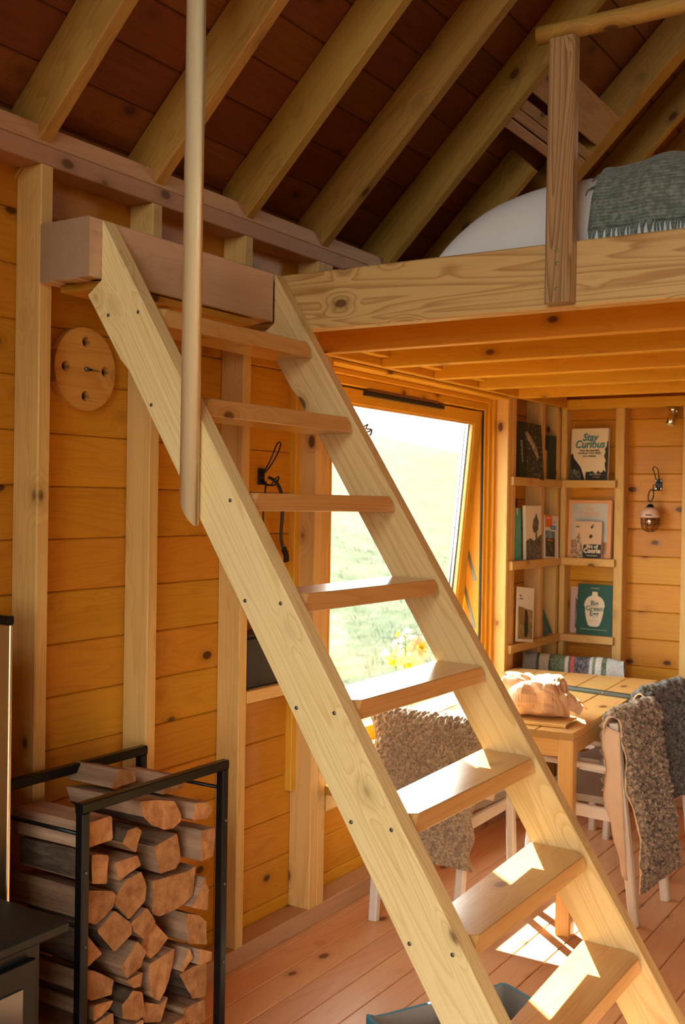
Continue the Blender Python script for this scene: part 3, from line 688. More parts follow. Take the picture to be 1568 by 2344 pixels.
# 4 green cookbook with white egg
M = MB(.103, SH[2]+.0006, 5.946, .05, .012); b = book('dark green hardback with a white egg shape on the lowest shelf', M, .200, .284, .024, I_green)
egg = [(.085, .243), (.115, .243), (.116, .222), (.140, .210), (.154, .190), (.160, .165), (.152, .150), (.153, .130), (.145, .09), (.132, .055), (.118, .048), (.082, .048), (.068, .055), (.055, .09), (.047, .130), (.048, .150), (.040, .165), (.046, .190), (.060, .210), (.084, .222)]
flat('egg_emblem', egg, M, I_cream, b)
for i, l in enumerate(('Big', 'Green', 'Egg')): text('title', l, .040, M, I_green, b, .1, .165-.029*i, .0014, bold=.0008, sx=.95)
text('title', 'FEASTS', .018, M, I_tan, b, .1, .073, .0014); text('author', 'Tim Hayward', .009, M, I_cream, b, .1, .260); text('subtitle', 'Innovative Recipes to Cook for Friends and Family', .0075, M, I_cream, b, .1, .030)
M = MB(.052, SH[2]+.0006, 5.985, .05); b = book('dusty pink book half hidden behind the green egg book', M, .11, .262, .014, I_pink)
flat('cover_picture', [(.028, .03), (.06, .03), (.06, .235), (.028, .21)], M, blotch('violet_cover', (.10, .07, .10), (.30, .24, .28), (.05, .05, .06), 40), b)
text('title', 'W', .035, M, I_white, b, .048, .19, .0014, bold=.001)
# left-wall bays
M_photo = blotch('dark_photo_cover', (.008, .011, .010), (.025, .030, .026), (.40, .36, .29), 26, .4, .6)
M = ML(5.362, SH[0]+.0006, -.004, .10, .035, -.12); b = book('dark photographic book leaning at the left end of the top shelf', M, .262, .300, .022, I_dgreen)
flat('cover_picture', [(.075, .0), (.262, .0), (.262, .262), (.235, .298), (.075, .298)], M, M_photo, b)
flat('cover_picture', [(.085, .235), (.10, .255), (.14, .225), (.20, .165), (.215, .12), (.20, .11), (.17, .145), (.11, .205)], M, blotch('rock_light', (.42, .37, .30), (.18, .16, .13), (.55, .50, .42), 40), b, .0013)
text('title', 'WILDGUIDE', .022, M @ Matrix.Translation((.045, .08, 0)) @ Matrix.Rotation(PI/2, 4, 'Z'), I_tan, b, .06, 0, .0012)
def upright(label, y, z, w, h, mat, x=-.03, dep=.06, yt=0.0):
    return book(label, Matrix.Translation((x, y, z)) @ Matrix.Rotation(PI/2+yt, 4, 'Z') @ Matrix.Rotation(PI/2, 4, 'X'), w, h, dep, mat)
upright('tall dark green book standing in the corner of the top shelf', 5.752, SH[0]+.0006, .122, .245, I_dgreen, -.004, .028)
upright('slim ochre booklet beside the dark green corner book', 5.703, SH[0]+.0006, .014, .16, ink('ink_ochre', (.55, .36, .08)), -.001, .06)
upright('slim rust-red booklet beside the dark green corner book', 5.718, SH[0]+.0006, .012, .158, ink('ink_rust', (.35, .08, .03)), -.001, .06)
upright('slim green booklet beside the dark green corner book', 5.731, SH[0]+.0006, .016, .155, I_green, -.001, .06)
# middle left
M = ML(5.335, SH[1]+.0006, -.050, .02); b = book('tall black book at the left end of the middle shelf', M, .12, .325, .018, I_black)
M = ML(5.352, SH[1]+.0006, -.014, .03, 0, .05); b = book('turquoise book with a long spine on the middle shelf', M, .085, .275, .02, I_turq)
text('title', 'V', .05, M, I_white, b, .03, .238, .001, bold=.002)
M_tree = blotch('tree_print', (.05, .055, .045), (.16, .15, .12), (.34, .31, .25), 40)
M = ML(5.448, SH[1]+.0006, .004, .03, 0, -.10); b = book('white book with a grey tree picture on the middle shelf', M, .175, .288, .018, I_cream)
flat('cover_picture', [(0, 0)]+[(0, .10), (.05, .115), (.09, .10), (.175, .135), (.175, 0)], M, M_tree, b)
flat('cover_picture', [(.108, .09), (.104, .14), (.08, .15), (.072, .18), (.085, .215), (.10, .225), (.115, .25), (.125, .228), (.142, .205), (.138, .165), (.122, .145), (.125, .09)], M, M_tree, b, .0012)
M = ML(5.708, SH[1]+.0006, .008, .06, .06, -.10); b = book('orange and white walking map leaning in the corner of the middle shelf', M, .158, .240, .012, I_white, 'map', 'folded_map', True)
flat('cover_picture', [(0, .172), (.085, .172), (.085, .24), (0, .24)], M, I_orange, b); flat('cover_picture', [(.06, .162), (.126, .162), (.126, .184), (.06, .184)], M, I_blue, b, .0012)
flat('cover_picture', [(0, .115), (.115, .115), (.115, .152), (0, .156)], M, blotch('map_sky', (.12, .20, .30), (.28, .33, .36), (.06, .09, .12), 25), b)
flat('cover_picture', [(0, .01), (.112, .01), (.115, .115), (0, .115)], M, blotch('map_land', (.03, .035, .02), (.18, .11, .03), (.08, .07, .09), 30), b)
text('title', 'Explorer', .012, M, I_white, b, .04, .222); text('title', 'OS', .018, M, I_blue, b, .105, .198); text('title', 'Cairngorms', .010, M, I_white, b, .093, .170, .0016); text('subtitle', 'KINGUSSIE', .013, M, I_orange, b, .055, .098, .0014)
# low left
M = ML(5.312, SH[2]+.012, .014, .06, .11, -.16); b = book('white brochure with a hillside photo slumping on the lowest shelf', M, .165, .285, .006, I_white, 'brochure', 'brochure', True)
flat('cover_picture', [(.012, .014), (.155, .014), (.155, .165), (.012, .185)], M, blotch('meadow_photo', (.20, .16, .06), (.36, .27, .12), (.10, .10, .04), 14), b)
flat('cover_picture', [(.075, .03), (.10, .02), (.112, .06), (.10, .16), (.085, .172), (.066, .16), (.072, .10)], M, I_navy, b, .0012)
flat('cover_picture', [(.064, .11), (.076, .10), (.076, .165), (.066, .168)], M, ink('ink_red_coat', (.45, .09, .03)), b, .0016)
text('title', 'the', .016, M, I_black, b, .02, .235, align='LEFT'); text('title', 'moor', .016, M, I_black, b, .02, .22, align='LEFT'); text('title', 'B', .02, M, I_grey, b, .11, .225)
M = ML(5.305, SH[2]+.0006, -.05, .02); b = book('thin grey leaflet behind the slumping white brochure', M, .09, .30, .004, I_grey, 'leaflet', 'leaflet', True)
M = ML(5.706, SH[2]+.0006, -.02, .10, .40, 0); 
cdm = thing('postcard', 'green landscape postcard tilted in the corner of the lowest shelf', 'card', M=ML(5.712, SH[2]+.0006, .006, .08, 0))
flat('picture', [(0, 0), (.125, .008), (.012, .155)], W[cdm.name], blotch('postcard_green', (.03, .10, .08), (.12, .22, .18), (.30, .38, .36), 22), cdm, .0, .002)

# ------------------------------------------------------------------ table
tb = thing('dining_table', 'pine dining table with square legs, in the window corner', 'table', (.43, 4.60, 0), math.radians(4.4))
TM = W[tb.name]
def tbx(nm, x0, x1, y0, y1, z0, z1, ax, mat=M_table, par=tb, c=.004):
    o = {'x': frame((x0, (y0+y1)/2, (z0+z1)/2), (1, 0, 0), (0, 1, 0), (0, 0, 1)), 'y': frame(((x0+x1)/2, y0, (z0+z1)/2), (0, 1, 0), (1, 0, 0), (0, 0, -1)), 'z': frame(((x0+x1)/2, (y0+y1)/2, z0), (0, 0, 1), (1, 0, 0), (0, 1, 0))}[ax]
    d = {'x': (x1-x0, y1-y0, z1-z0), 'y': (y1-y0, x1-x0, z1-z0), 'z': (z1-z0, x1-x0, y1-y0)}[ax]
    return ob(nm, bar_mesh(*d, c, mat), W[tb.name] @ o, par)
for k in range(5): tbx('top_board', -.37+.148*k, -.2225+.148*k, -.735, .735, .733, .760, 'y')
for sx in (-1, 1):
    tbx('apron', .345*sx-.011, .345*sx+.011, -.66, .66, .665, .7325, 'y'); tbx('apron', -.318, .318, .71*sx-.011, .71*sx+.011, .665, .7325, 'x')
    for sy in (-1, 1):
        tbx('leg', .338*sx-.029, .338*sx+.029, .703*sy-.029, .703*sy+.029, 0, .7325, 'z', c=.005)

# things on the table
rodb = thing('metal_bar', 'long flat grey-green bar with a brass stud lying across the table', 'bar', (.60, 4.805, .7606), math.radians(-10))
TW = W[rodb.name]; M_lap = plain('slate_metal', (.05, .068, .062), .45, .3)
ob('bar', bar_mesh(.44, .042, .016, .004, M_lap), TW @ frame((-.22, 0, .0082), (1, 0, 0), (0, 1, 0), (0, 0, 1)), rodb)
lathe('stud', [(.004, 0), (.005, .001), (.003, .003)], M_brass, TW @ Matrix.Translation((.07, -.0212, .009)) @ Matrix.Rotation(PI/2, 4, 'X'), rodb, 12)
jar = thing('jam_jar', 'small jam jar with a dark and white lid beside the paper bag', 'jar', (.268, 4.69, .7606))
JW = W[jar.name]
lathe('jar_body', [(.028, 0), (.033, .004), (.034, .05), (.030, .058)], glass('jar_glass', (.95, .9, .85), 1.3), JW, jar, 28)
lathe('jam', [(.026, .002), (.0315, .005), (.0325, .036), (.030, .038)], plain('dark_jam', (.07, .012, .008), .3), JW, jar, 28)
lathe('label_band', [(.0345, .034), (.0345, .052)], plain('peach_label', (.72, .42, .25), .6), JW, jar, 28)
lathe('lid', [(.034, .0585), (.035, .060), (.035, .070)], plain('navy_lid', (.03, .03, .06), .4), JW, jar, 28)
lathe('lid_top', [(.035, .0702), (.034, .074), (.030, .075)], M_white, JW, jar, 28)
# crumpled paper bag lying on its side
bag = thing('paper_bag', 'crumpled brown paper bag lying on the near end of the table', 'bag', (.618, 4.105, .7608), math.radians(8))
BM = W[bag.name]
def bagf(u, v):
    a = 2*PI*u; s = -1+2*v
    w = .125*(1-abs(s)**3.2)**.42 if abs(s) < 1 else 0
    h = .160*(1-abs(s)**4)**.40
    ca, sa = math.cos(a), math.sin(a)
    px = (abs(ca)**.62)*math.copysign(1, ca)*w; pz = (abs(sa)**.62)*math.copysign(1, sa)*h*.5 + h*.5
    x, y, z = .138*s, px, pz
    p = Vector((x, y, z)); cr = 0
    for sc_, am in ((7.5, .062), (15, .018)):
        d_ = noise.voronoi(p*sc_ + Vector((3.1, 1.7, .4)))[0]; cr += am*((d_[1]-d_[0])-.35)
    k_ = min(1, z/.05)
    dirv = Vector((x*.4, y, z-.06)); dirv = dirv.normalized() if dirv.length > 1e-5 else Vector((0, 0, 1))
    p += dirv*cr*(.25+.75*k_); p.z = max(p.z, .0)
    return p
vs, fs = grid(46, 30, bagf)
M_paper = plain('brown_paper', (.66, .40, .23), .75, 0, .07, 18, .08)
mb = mesh('bag_body', vs, fs, M_paper, False); ob('bag_body', mb, BM, bag)
def flap(u, v):
    x = .113+.065*v+.010*math.sin(7*u); y = -.03+.14*u; z = .045+.055*math.sin(PI*u)*(1-.4*v)-.03*v+.012*nz(u*6, v*5, 2)
    return Vector((x, y, z))
vs, fs = grid(16, 8, flap); o = ob('bag_mouth', mesh('bag_mouth', vs, fs, M_paper), BM, bag)
o.modifiers.new('thickness', 'SOLIDIFY').thickness = .0015
brd = thing('wooden_board', 'thin wooden serving board under the paper bag on the table', 'board', (.62, 4.03, .7606), math.radians(6))
ob('board', bar_mesh(.34, .17, .014, .005, M_table), W[brd.name] @ frame((-.17, 0, .0072), (1, 0, 0), (0, 1, 0), (0, 0, 1)), brd)
bag.matrix_basis.translation.z = .7755; W[bag.name] = bag.matrix_basis.copy()

# vase of daffodils on the window sill
vz = thing('daffodil_vase', 'glass vase of white daffodils with yellow centres on the window sill', 'vase', (-.045, 4.235, WZ0+.013))
VM = W[vz.name]
lathe('vase', [(.030, 0), (.034, .006), (.032, .06), (.024, .11), (.028, .135)], glass('vase_glass', (.95, .97, .95), 1.2), VM, vz, 28)
M_petal = plain('white_petal', (.82, .80, .70), .6, 0, .04); M_petal.node_tree.nodes['Principled BSDF'].inputs['Subsurface Weight'].default_value = .3
M_yel = plain('yellow_trumpet', (.85, .58, .02), .5, 0, .1); M_stem = plain('green_stem', (.16, .32, .05), .5)
def petal(L, w):
    def f(u, v):
        s = math.sin(PI*min(1, .12+.88*v)**.8)**.7; return Vector((L*(.12+.88*v), (u-.5)*w*s, .012*math.sin(PI*v)-.010*v*v*4*(L/.05)*.5+.004*math.cos(6*u)))
    vs, fs = grid(6, 9, f); return mesh('petal', vs, fs, M_petal, True)
PM = petal(.068, .056)
for (fx, fy, fz, dx, dy, dz) in ((-.01, -.03, .385, -.5, -.2, .5), (.03, .06, .335, .8, -.35, .25), (.0, -.11, .30, .1, -.6, -.75), (-.03, -.01, .325, -.7, -.3, .2), (.0, .03, .27, .3, -.6, -.6)):
    h_ = Vector((fx, fy, fz+.12)); d = Vector((dx, dy, dz)).normalized()
    FM = VM @ Matrix.Translation(h_) @ d.to_track_quat('Z', 'Y').to_matrix().to_4x4()
    stem = rod('stem', [VM @ p for p in spline([(fx*.2, fy*.15, .004), (fx*.5, fy*.5, fz*.6), tuple(h_-d*.03), tuple(h_-d*.004)], 5)], .0028, M_stem, vz, 6)
    for k in range(6):
        ob('petal', PM, FM @ Matrix.Rotation(k*PI/3, 4, 'Z') @ Matrix.Translation((0, 0, .001*(k % 2))), stem)
    lathe('trumpet', [(.006, 0), (.010, .012), (.015, .026), (.013, .025), (.008, .010)], M_yel, FM, stem, 14)

# ------------------------------------------------------------------ chairs
def chair(M, label, group='dining chairs round the table'):
    c = thing('dining_chair', label, 'chair', M=M, group=group)
    def bar(nm, a, b, w, t, mat=M_chairw, side=(0, 1, 0), par=c): 
        a = Vector(a); b = Vector(b); x = (b-a); L = x.length; x.normalize(); s = Vector(side); y = (s-x*s.dot(x)).normalized()
        return ob(nm, bar_mesh(L, w, t, .006, mat), M @ frame(a, x, y, x.cross(y)), par)
    for s in (-1, 1):
        bar('leg', (-.295, .175*s, 0), (-.205, .19*s, .77), .036, .036)
        bar('leg', (.145, .21*s, 0), (.115, .20*s, .585), .034, .034)
        bar('armrest', (-.222, .192*s, .590), (.145, .205*s, .598), .040, .022)
        bar('side_rail', (-.225, .172*s, .405), (.112, .182*s, .415), .022, .05)
    bar('front_rail', (.108, -.18, .415), (.108, .18, .415), .022, .05, side=(1, 0, 0))
    bar('back_rail', (-.212, -.172, .72), (-.212, .172, .72), .022, .085, side=(1, 0, -.1))
    bar('back_rail', (-.228, -.172, .56), (-.228, .172, .56), .020, .06, side=(1, 0, -.1))
    vs = [(-.225, -.165, .441), (.125, -.195, .445), (.125, .195, .445), (-.225, .165, .441)]
    vs = vs + [(a, b, z+.028) for a, b, z in vs]
    ob('seat', mesh('seat', vs, [(3, 2, 1, 0), (4, 5, 6, 7), (0, 1, 5, 4), (1, 2, 6, 5), (2, 3, 7, 6), (3, 0, 4, 7)], M_seat), M, c)
    return c
def CM(bx, by, rz):   # place by the middle of the back
    return Matrix.Translation((bx, by, 0)) @ Matrix.Rotation(rz, 4, 'Z') @ Matrix.Translation((.215, 0, 0))
C1 = CM(.945, 4.335, math.radians(177)); C2 = CM(.89, 4.92, math.radians(173)); C3 = CM(.335, 3.72, math.radians(90)); C4 = CM(.215, 5.625, math.radians(-86))
chair(C1, 'whitewashed armchair at the right side of the table under a curly brown fleece')
chair(C2, 'whitewashed armchair beyond the brown fleece chair, under a charcoal fleece')
chair(C3, 'whitewashed armchair at the near table end, seen through the ladder treads')
chair(C4, 'whitewashed armchair at the far table end under a striped throw')

def drape(name, label, cat, M, path, wfun, mat, amp, cell, group=None, hide=None, nu=120, step=.0048, base=.006, lean=None, edge=.35):
    """fleece or cloth lying over a chair back; path is a list of (x, z) in chair space"""
    P = spline([(a, 0, b) for a, b in path], 12)
    ln_ = [0]
    for i in range(1, len(P)): ln_.append(ln_[-1]+(P[i]-P[i-1]).length)
    nv = int(ln_[-1]/step)+1; pts = []
    j = 0
    for k in range(nv):
        t = ln_[-1]*k/(nv-1)
        while j < len(P)-2 and ln_[j+1] < t: j += 1
        f = (t-ln_[j])/max(1e-6, ln_[j+1]-ln_[j]); pts.append(P[j].lerp(P[j+1], f))
    nor = []
    for k in range(nv):
        d = (pts[min(k+2, nv-1)]-pts[max(k-2, 0)]).normalized(); nor.append(Vector((d.z, 0, -d.x)))
    top, bot = [], []
    for k in range(nv):
        v = k/(nv-1); l, r = wfun(v)
        for i in range(nu):
            u = i/(nu-1); y = l+(r-l)*u
            p = pts[k]+Vector((0, y, 0))
            ed = min(1, min(u, 1-u)*(nu*.12), min(v, 1-v)*nv*.10+.2)
            q_ = Vector((.3, y, v*ln_[-1]))
            d_ = noise.voronoi(q_/cell)[0]; bump = (1-min(1, (d_[0]*1.25)**2))*.95 + .35*noise.noise(q_/(cell*.4))
            d2 = noise.noise(q_*9)*.35
            h = base*ed + amp*max(0, bump+d2)*(.35+.65*ed)
            fold = .010*noise.noise(Vector((y*7, v*2.2, 1.3)))
            top.append(p+nor[k]*(h+fold)); bot.append(p+nor[k]*(fold-.002))
    n_ = nu*nv; vs = top+bot; fs, mi = [], []
    for k in range(nv-1):
        for i in range(nu-1):
            a = k*nu+i; fs.append((a, a+nu, a+nu+1, a+1)); mi.append(0); fs.append((n_+a, n_+a+1, n_+a+nu+1, n_+a+nu)); mi.append(1)
    for k in range(nv-1):
        for i in (0, nu-1): a = k*nu+i; fs.append((a, a+nu, n_+a+nu, n_+a) if i == 0 else (a+nu, a, n_+a, n_+a+nu)); mi.append(1)
    for i in range(nu-1):
        for k in (0, nv-1): a = k*nu+i; fs.append((a+1, a, n_+a, n_+a+1) if k == 0 else (a, a+1, n_+a+1, n_+a)); mi.append(1)
    m = mesh(name, vs, fs, [mat, hide or mat], True, mi)
    return tag(ob(name, m, M), label, cat, group)
def path_over(front_z, back_z, flare=.0):
    return [(-.165, front_z), (-.175, .55), (-.175, .70), (-.182, .772), (-.207, .800), (-.236, .775), (-.252, .68), (-.270, .52), (-.292-flare, .36), (-.312-flare, back_z)]
def ragged(l, r, a, seed, s=9):
    def f(v): return (l+a*noise.noise(Vector((v*s, seed, 0)))-.02*math.sin(PI*v*2), r+a*noise.noise(Vector((v*s, seed+5, 0)))+.015*math.sin(PI*v*2))
    return f
drape('sheepskin', 'curly brown-grey sheepskin hanging low over the nearer right-hand chair', 'sheepskin', C1, path_over(.50, .14, .02), ragged(-.205, .215, .045, 1.3), M_woolbrown, .026, .022, 'sheepskins over the chair backs', M_hide)
drape('sheepskin', 'charcoal grey sheepskin over the farther right-hand chair', 'sheepskin', C2, path_over(.50, .33), ragged(-.235, .235, .035, 4.1), M_woolgrey, .026, .022, 'sheepskins over the chair backs', M_hide)
drape('sheepskin', 'tan short-pile sheepskin over the near table-end chair, behind the treads', 'sheepskin', C3, path_over(.50, .27), ragged(-.255, .215, .03, 8.2), M_wooltan, .013, .014, 'sheepskins over the chair backs', M_hide)
# pale hide edge turned out on the nearer sheepskin
def hidef(u, v):
    z = .74-.56*v; w = .035+.03*math.sin(3.3*v+.4)+.022*nz(v*5, 1, 0)
    bx_ = -.250-.085*max(0, (.70-z))*.9
    return Vector((bx_+.035*u+.004*nz(u*3, v*9, 4)-.03*(1-u)*0, .212+.022*math.sin(PI*u)+.006*nz(u*4, v*7, 1), z)) if False else Vector((bx_+.012+w*1.1*u, .213+.014*math.sin(2.4*u)+.010*nz(v*6, u*2, 1), z+.02*u))
vs, fs = grid(9, 50, hidef); o = ob('hide_edge', mesh('hide_edge', vs, fs, M_hide, True), C1, None)
sk = [x for x in bpy.data.objects if x.name == 'sheepskin'][0]
o.parent = sk; o.matrix_basis = Matrix(); o.modifiers.new('thickness', 'SOLIDIFY').thickness = .004

# striped throw on the far chair
M_throw = NT('striped_throw'); q = M_throw; v = q.coords((1, 1, 1), False)
sx_ = q.n('ShaderNodeSeparateXYZ'); q.l(v, sx_.inputs[0]); cr = q.n('ShaderNodeValToRGB'); cr.color_ramp.interpolation = 'CONSTANT'
q.l(q.math('MULTIPLY_ADD', sx_.outputs[1], 1/.52, .5), cr.inputs[0])
stops = [(0, (.36, .36, .35)), (.115, (.07, .10, .05)), (.145, (.50, .50, .46)), (.25, (.04, .05, .04)), (.275, (.07, .115, .05)), (.42, (.50, .48, .44)), (.455, (.08, .05, .06)), (.475, (.42, .06, .04)), (.515, (.045, .04, .055)), (.655, (.10, .09, .09)), (.675, (.48, .47, .43)), (.705, (.12, .15, .08)), (.735, (.50, .50, .48)), (.80, (.06, .09, .045)), (.85, (.42, .43, .43))]
el = cr.color_ramp.elements
el[0].position = 0; el[0].color = (*stops[0][1], 1); el[1].position = stops[1][0]; el[1].color = (*stops[1][1], 1)
for p_, c_ in stops[2:]: e = el.new(p_); e.color = (*c_, 1)
fl = q.noise(v, 90, 2, .7)
q.l(q.mix(q.math('MULTIPLY', q.ramp(fl, .45, .6), .5), cr.outputs[0], (.26, .26, .26)), q.b.inputs['Base Color']); q.b.inputs['Roughness'].default_value = .95
q.bump(q.noise(v, 260, 2, .6), .5, .003); M_throw = q.m
drape('striped_throw', 'woven throw striped green, grey, white and red over the far chair', 'blanket', C4, path_over(.44, .40), ragged(-.258, .258, .012, 2.2), M_throw, .006, .03, None, None, 60, .01)

# ------------------------------------------------------------------ log rack
rk = thing('log_rack', 'black square-tube steel rack holding split logs by the wall', 'rack', (.2, 2.2, 0))
for x_ in (.048, .355):
    for y_ in (1.91, 2.448): abox('post', x_-.013, x_+.013, y_-.013, y_+.013, 0, .842, 'z', M_black, rk, .003)
    abox('top_rail', x_-.013, x_+.013, 1.897, 2.461, .8425, .8685, 'y', M_black, rk, .003)
    abox('bottom_rail', x_-.013, x_+.013, 1.924, 2.434, .045, .071, 'y', M_black, rk, .003)
for y_ in (1.91, 2.448):
    rod('cross_rod', [(.062, y_, .790), (.341, y_, .790)], .0055, M_black, rk)
    abox('cross_bar', .062, .341, y_-.013, y_+.013, .045, .071, 'x', M_black, rk, .003)
for x_ in (.12, .2, .28): abox('slat', x_-.012, x_+.012, 1.924, 2.434, .072, .084, 'y', M_black, rk, .002)
for z_ in (.30, .52, .70):
    for y_ in (1.91, 2.448): lathe('bolt', [(.004, 0), (.004, .002)], M_screw, Matrix.Translation((.3682, y_, z_)) @ Matrix.Rotation(PI/2, 4, 'Y'), rk, 10)
# split logs
def split_mat(name, a, b, sc_, r=.85):
    q = NT(name); v = q.coords(sc_); f = q.noise(v, 1, 4, .65, .4); g = q.noise(q.scaled((60, 60, 60)), 1, 3, .7)
    col = q.mix(q.ramp(f, .3, .72), a, b)
    hv = q.n('ShaderNodeHueSaturation'); q.l(col, hv.inputs['Color']); q.l(q.math('ADD', .78, q.math('MULTIPLY', q.rand, .4)), hv.inputs['Value'])
    q.l(hv.outputs[0], q.b.inputs['Base Color']); q.b.inputs['Roughness'].default_value = r; q.b.inputs['Specular IOR Level'].default_value = .2
    q.bump(q.math('ADD', g, q.math('MULTIPLY', f, 1.2)), .7, .004); return q.m
L_end = split_mat('log_end_grain', (.52, .275, .115), (.30, .13, .05), (10, 22, 22)); L_side = split_mat('log_split_face', (.44, .27, .165), (.26, .15, .09), (3, 40, 40)); L_bark = split_mat('log_bark', (.13, .085, .055), (.045, .03, .02), (12, 45, 45), .95)
LOGS = dict(
A=[(2.127,.82),(2.196,.81),(2.267,.791),(2.298,.747),(2.296,.726),(2.264,.714),(2.225,.72),(2.175,.745),(2.144,.772)],
B=[(2.345,.768),(2.403,.759),(2.426,.729),(2.4,.71),(2.335,.72)],
C=[(2.061,.727),(2.083,.757),(2.119,.757),(2.136,.741),(2.113,.689)],
D=[(2.201,.679),(2.265,.686),(2.299,.694),(2.319,.611),(2.299,.592),(2.228,.597)],
E=[(2.371,.687),(2.432,.682),(2.432,.626),(2.42,.6),(2.365,.599)],
F=[(1.97,.726),(2.011,.713),(2.009,.638),(1.952,.655),(1.95,.729)],
G=[(2.048,.681),(2.128,.68),(2.147,.647),(2.057,.629)],
H=[(2.041,.591),(2.086,.628),(2.144,.635),(2.167,.587),(2.16,.551),(2.099,.516),(2.041,.579)],
I=[(2.201,.588),(2.287,.582),(2.349,.576),(2.386,.582),(2.375,.497),(2.31,.479),(2.23,.481),(2.199,.498)],
J=[(2.38,.496),(2.415,.545),(2.431,.5),(2.431,.438),(2.351,.472)],
K=[(1.929,.648),(2.033,.616),(2.044,.603),(2.034,.571),(1.977,.545),(1.93,.567)],
L=[(1.974,.531),(2.038,.567),(2.106,.509),(2.103,.484),(2.04,.455)],
M=[(2.102,.512),(2.164,.534),(2.203,.483),(2.155,.45),(2.114,.484)],
N=[(2.155,.429),(2.211,.478),(2.275,.413),(2.232,.388),(2.198,.379)],
O=[(2.33,.465),(2.394,.44),(2.426,.41),(2.431,.341),(2.345,.374)],
P=[(2.055,.415),(2.118,.464),(2.152,.423),(2.134,.39),(2.076,.378)],
Q=[(2.182,.375),(2.292,.385),(2.269,.301),(2.231,.254),(2.190,.285)],
S=[(2.297,.318),(2.345,.366),(2.358,.334),(2.313,.309)],
T=[(2.309,.302),(2.376,.304),(2.431,.295),(2.431,.195),(2.369,.21),(2.343,.247)],
U=[(2.084,.368),(2.149,.37),(2.143,.331),(2.113,.339)],
V=[(2.064,.315),(2.106,.339),(2.143,.321),(2.155,.252),(2.122,.252),(2.068,.278)],
W=[(2.159,.248),(2.166,.281),(2.227,.253),(2.262,.261),(2.236,.2),(2.163,.226)],
X=[(2.328,.199),(2.425,.192),(2.431,.127),(2.401,.122),(2.333,.158)],
Y=[(1.981,.341),(2.053,.329),(2.043,.31),(1.985,.298)],
Z=[(1.926,.552),(1.961,.528),(2.023,.454),(1.972,.437),(1.926,.477)],
a=[(1.926,.448),(1.979,.432),(2.055,.38),(2.049,.343),(1.974,.354),(1.926,.392)],
b=[(2.37,.357),(2.431,.328),(2.431,.302),(2.371,.308)],
c=[(1.93,.29),(2.055,.30),(2.06,.235),(2.0,.20),(1.93,.215)], d=[(2.07,.245),(2.155,.245),(2.155,.18),(2.08,.165)], e=[(2.165,.215),(2.24,.195),(2.32,.19),(2.31,.12),(2.19,.11)],
f=[(1.93,.205),(2.0,.19),(2.065,.225),(2.075,.15),(2.0,.086),(1.93,.086)], g=[(2.08,.160),(2.16,.172),(2.18,.105),(2.15,.086),(2.02,.086)], h=[(2.19,.105),(2.31,.115),(2.39,.120),(2.425,.086),(2.19,.086)],
i=[(1.95,.80),(2.05,.80),(2.055,.735),(1.94,.735)])
LAB = dict(A='round-bottomed split log at the top of the stack, under the front rail', B='pinkish split log at the top right of the stack', C='bark-backed log end against the left post, second row of the stack', D='large square-ended orange log in the middle of the second row',
 E='split log against the right post below the pinkish log', F='narrow log end just right of the front left post, third row', G='small pale wedge log under the bark-backed log', H='big reddish split log on the left, halfway up the stack', I='largest pale rounded log in the middle of the stack',
 J='grey-edged split log against the right post beside the largest log', K='log behind the front left post, its end catching light', L='dark reddish diamond-shaped log low on the left', M='tan four-sided log below the largest log', N='tan split log wedged right of the four-sided one',
 O='quarter-round log on the right below the largest log', P='yellowish knotty log below the tan diamond', Q='tall wedge log with grey split side, low in the stack', S='slim pale splinter log right of the tall wedge', T='broad brown log against the right post, low in the stack',
 U='small triangular log left of the tall wedge', V='dark brown square log low in the middle', W='reddish log at the bottom middle of the visible stack', X='greyish log at the bottom right of the visible stack', Y='small pale wedge at the bottom left of the visible stack',
 Z='dark log just left of the front left post, level with the reddish diamond log', a='dark log left of the front left post, lower than the diamond log', b='flat dark log sliver at the right post, under the quarter-round log', d='log at the lower frame edge, left of the reddish bottom log', e='log at the lower frame edge, below the tall wedge log')
lrnd = random.Random(5)
def make_log(poly, x1, L, label, bark):
    cy = sum(p[0] for p in poly)/len(poly); cz = sum(p[1] for p in poly)/len(poly)
    P = []
    for i in range(len(poly)):
        a, b2 = Vector(poly[i]), Vector(poly[(i+1) % len(poly)])
        for t in (.06, .5, .94):
            p = a.lerp(b2, t); d = Vector((p.x-cy, p.y-cz)); P.append((d.x*.955, d.y*.955))
    n = len(P); vs, fs, mi = [], [], []; R = 5
    for k in range(R):
        x = -L*k/(R-1)
        for i, (y, z) in enumerate(P):
            j = .004*(nz(y*30, z*30, k*.9+cy*9)) if 0 < k else 0
            s = 1+j*6; vs.append((x + (.004*nz(y*50, z*50, cy) if k in (0, R-1) else 0), y*s, z*s))
    zmin = min(p[1] for p in P)
    for k in range(R-1):
        for i in range(n):
            fs.append((k*n+i, (k+1)*n+i, (k+1)*n+(i+1) % n, k*n+(i+1) % n)); mi.append(2 if (i // 3) in bark else 1)
    fs += [tuple(range(n)), tuple((R-1)*n+i for i in range(n-1, -1, -1))]; mi += [0, 0]
    m = mesh('log', vs, fs, [L_end, L_side, L_bark], False, mi)
    bm = bmesh.new(); bm.from_mesh(m); bmesh.ops.recalc_face_normals(bm, faces=bm.faces); bm.to_mesh(m); bm.free()
    M = Matrix.Translation((x1, cy, cz))
    tag(ob('log', m, M), label, 'log', 'split logs in the black rack')
BARK = dict(A=(4, 5, 6, 7), C=(0, 1), D=(3,), E=(1, 2), H=(3, 4), I=(5, 6), J=(1, 2), O=(1, 2), K=(3, 4), T=(4, 5), X=(2, 3), V=(0, 5), B=(2, 3), L=(4,), Z=(3, 4), a=(4,), F=(3,))
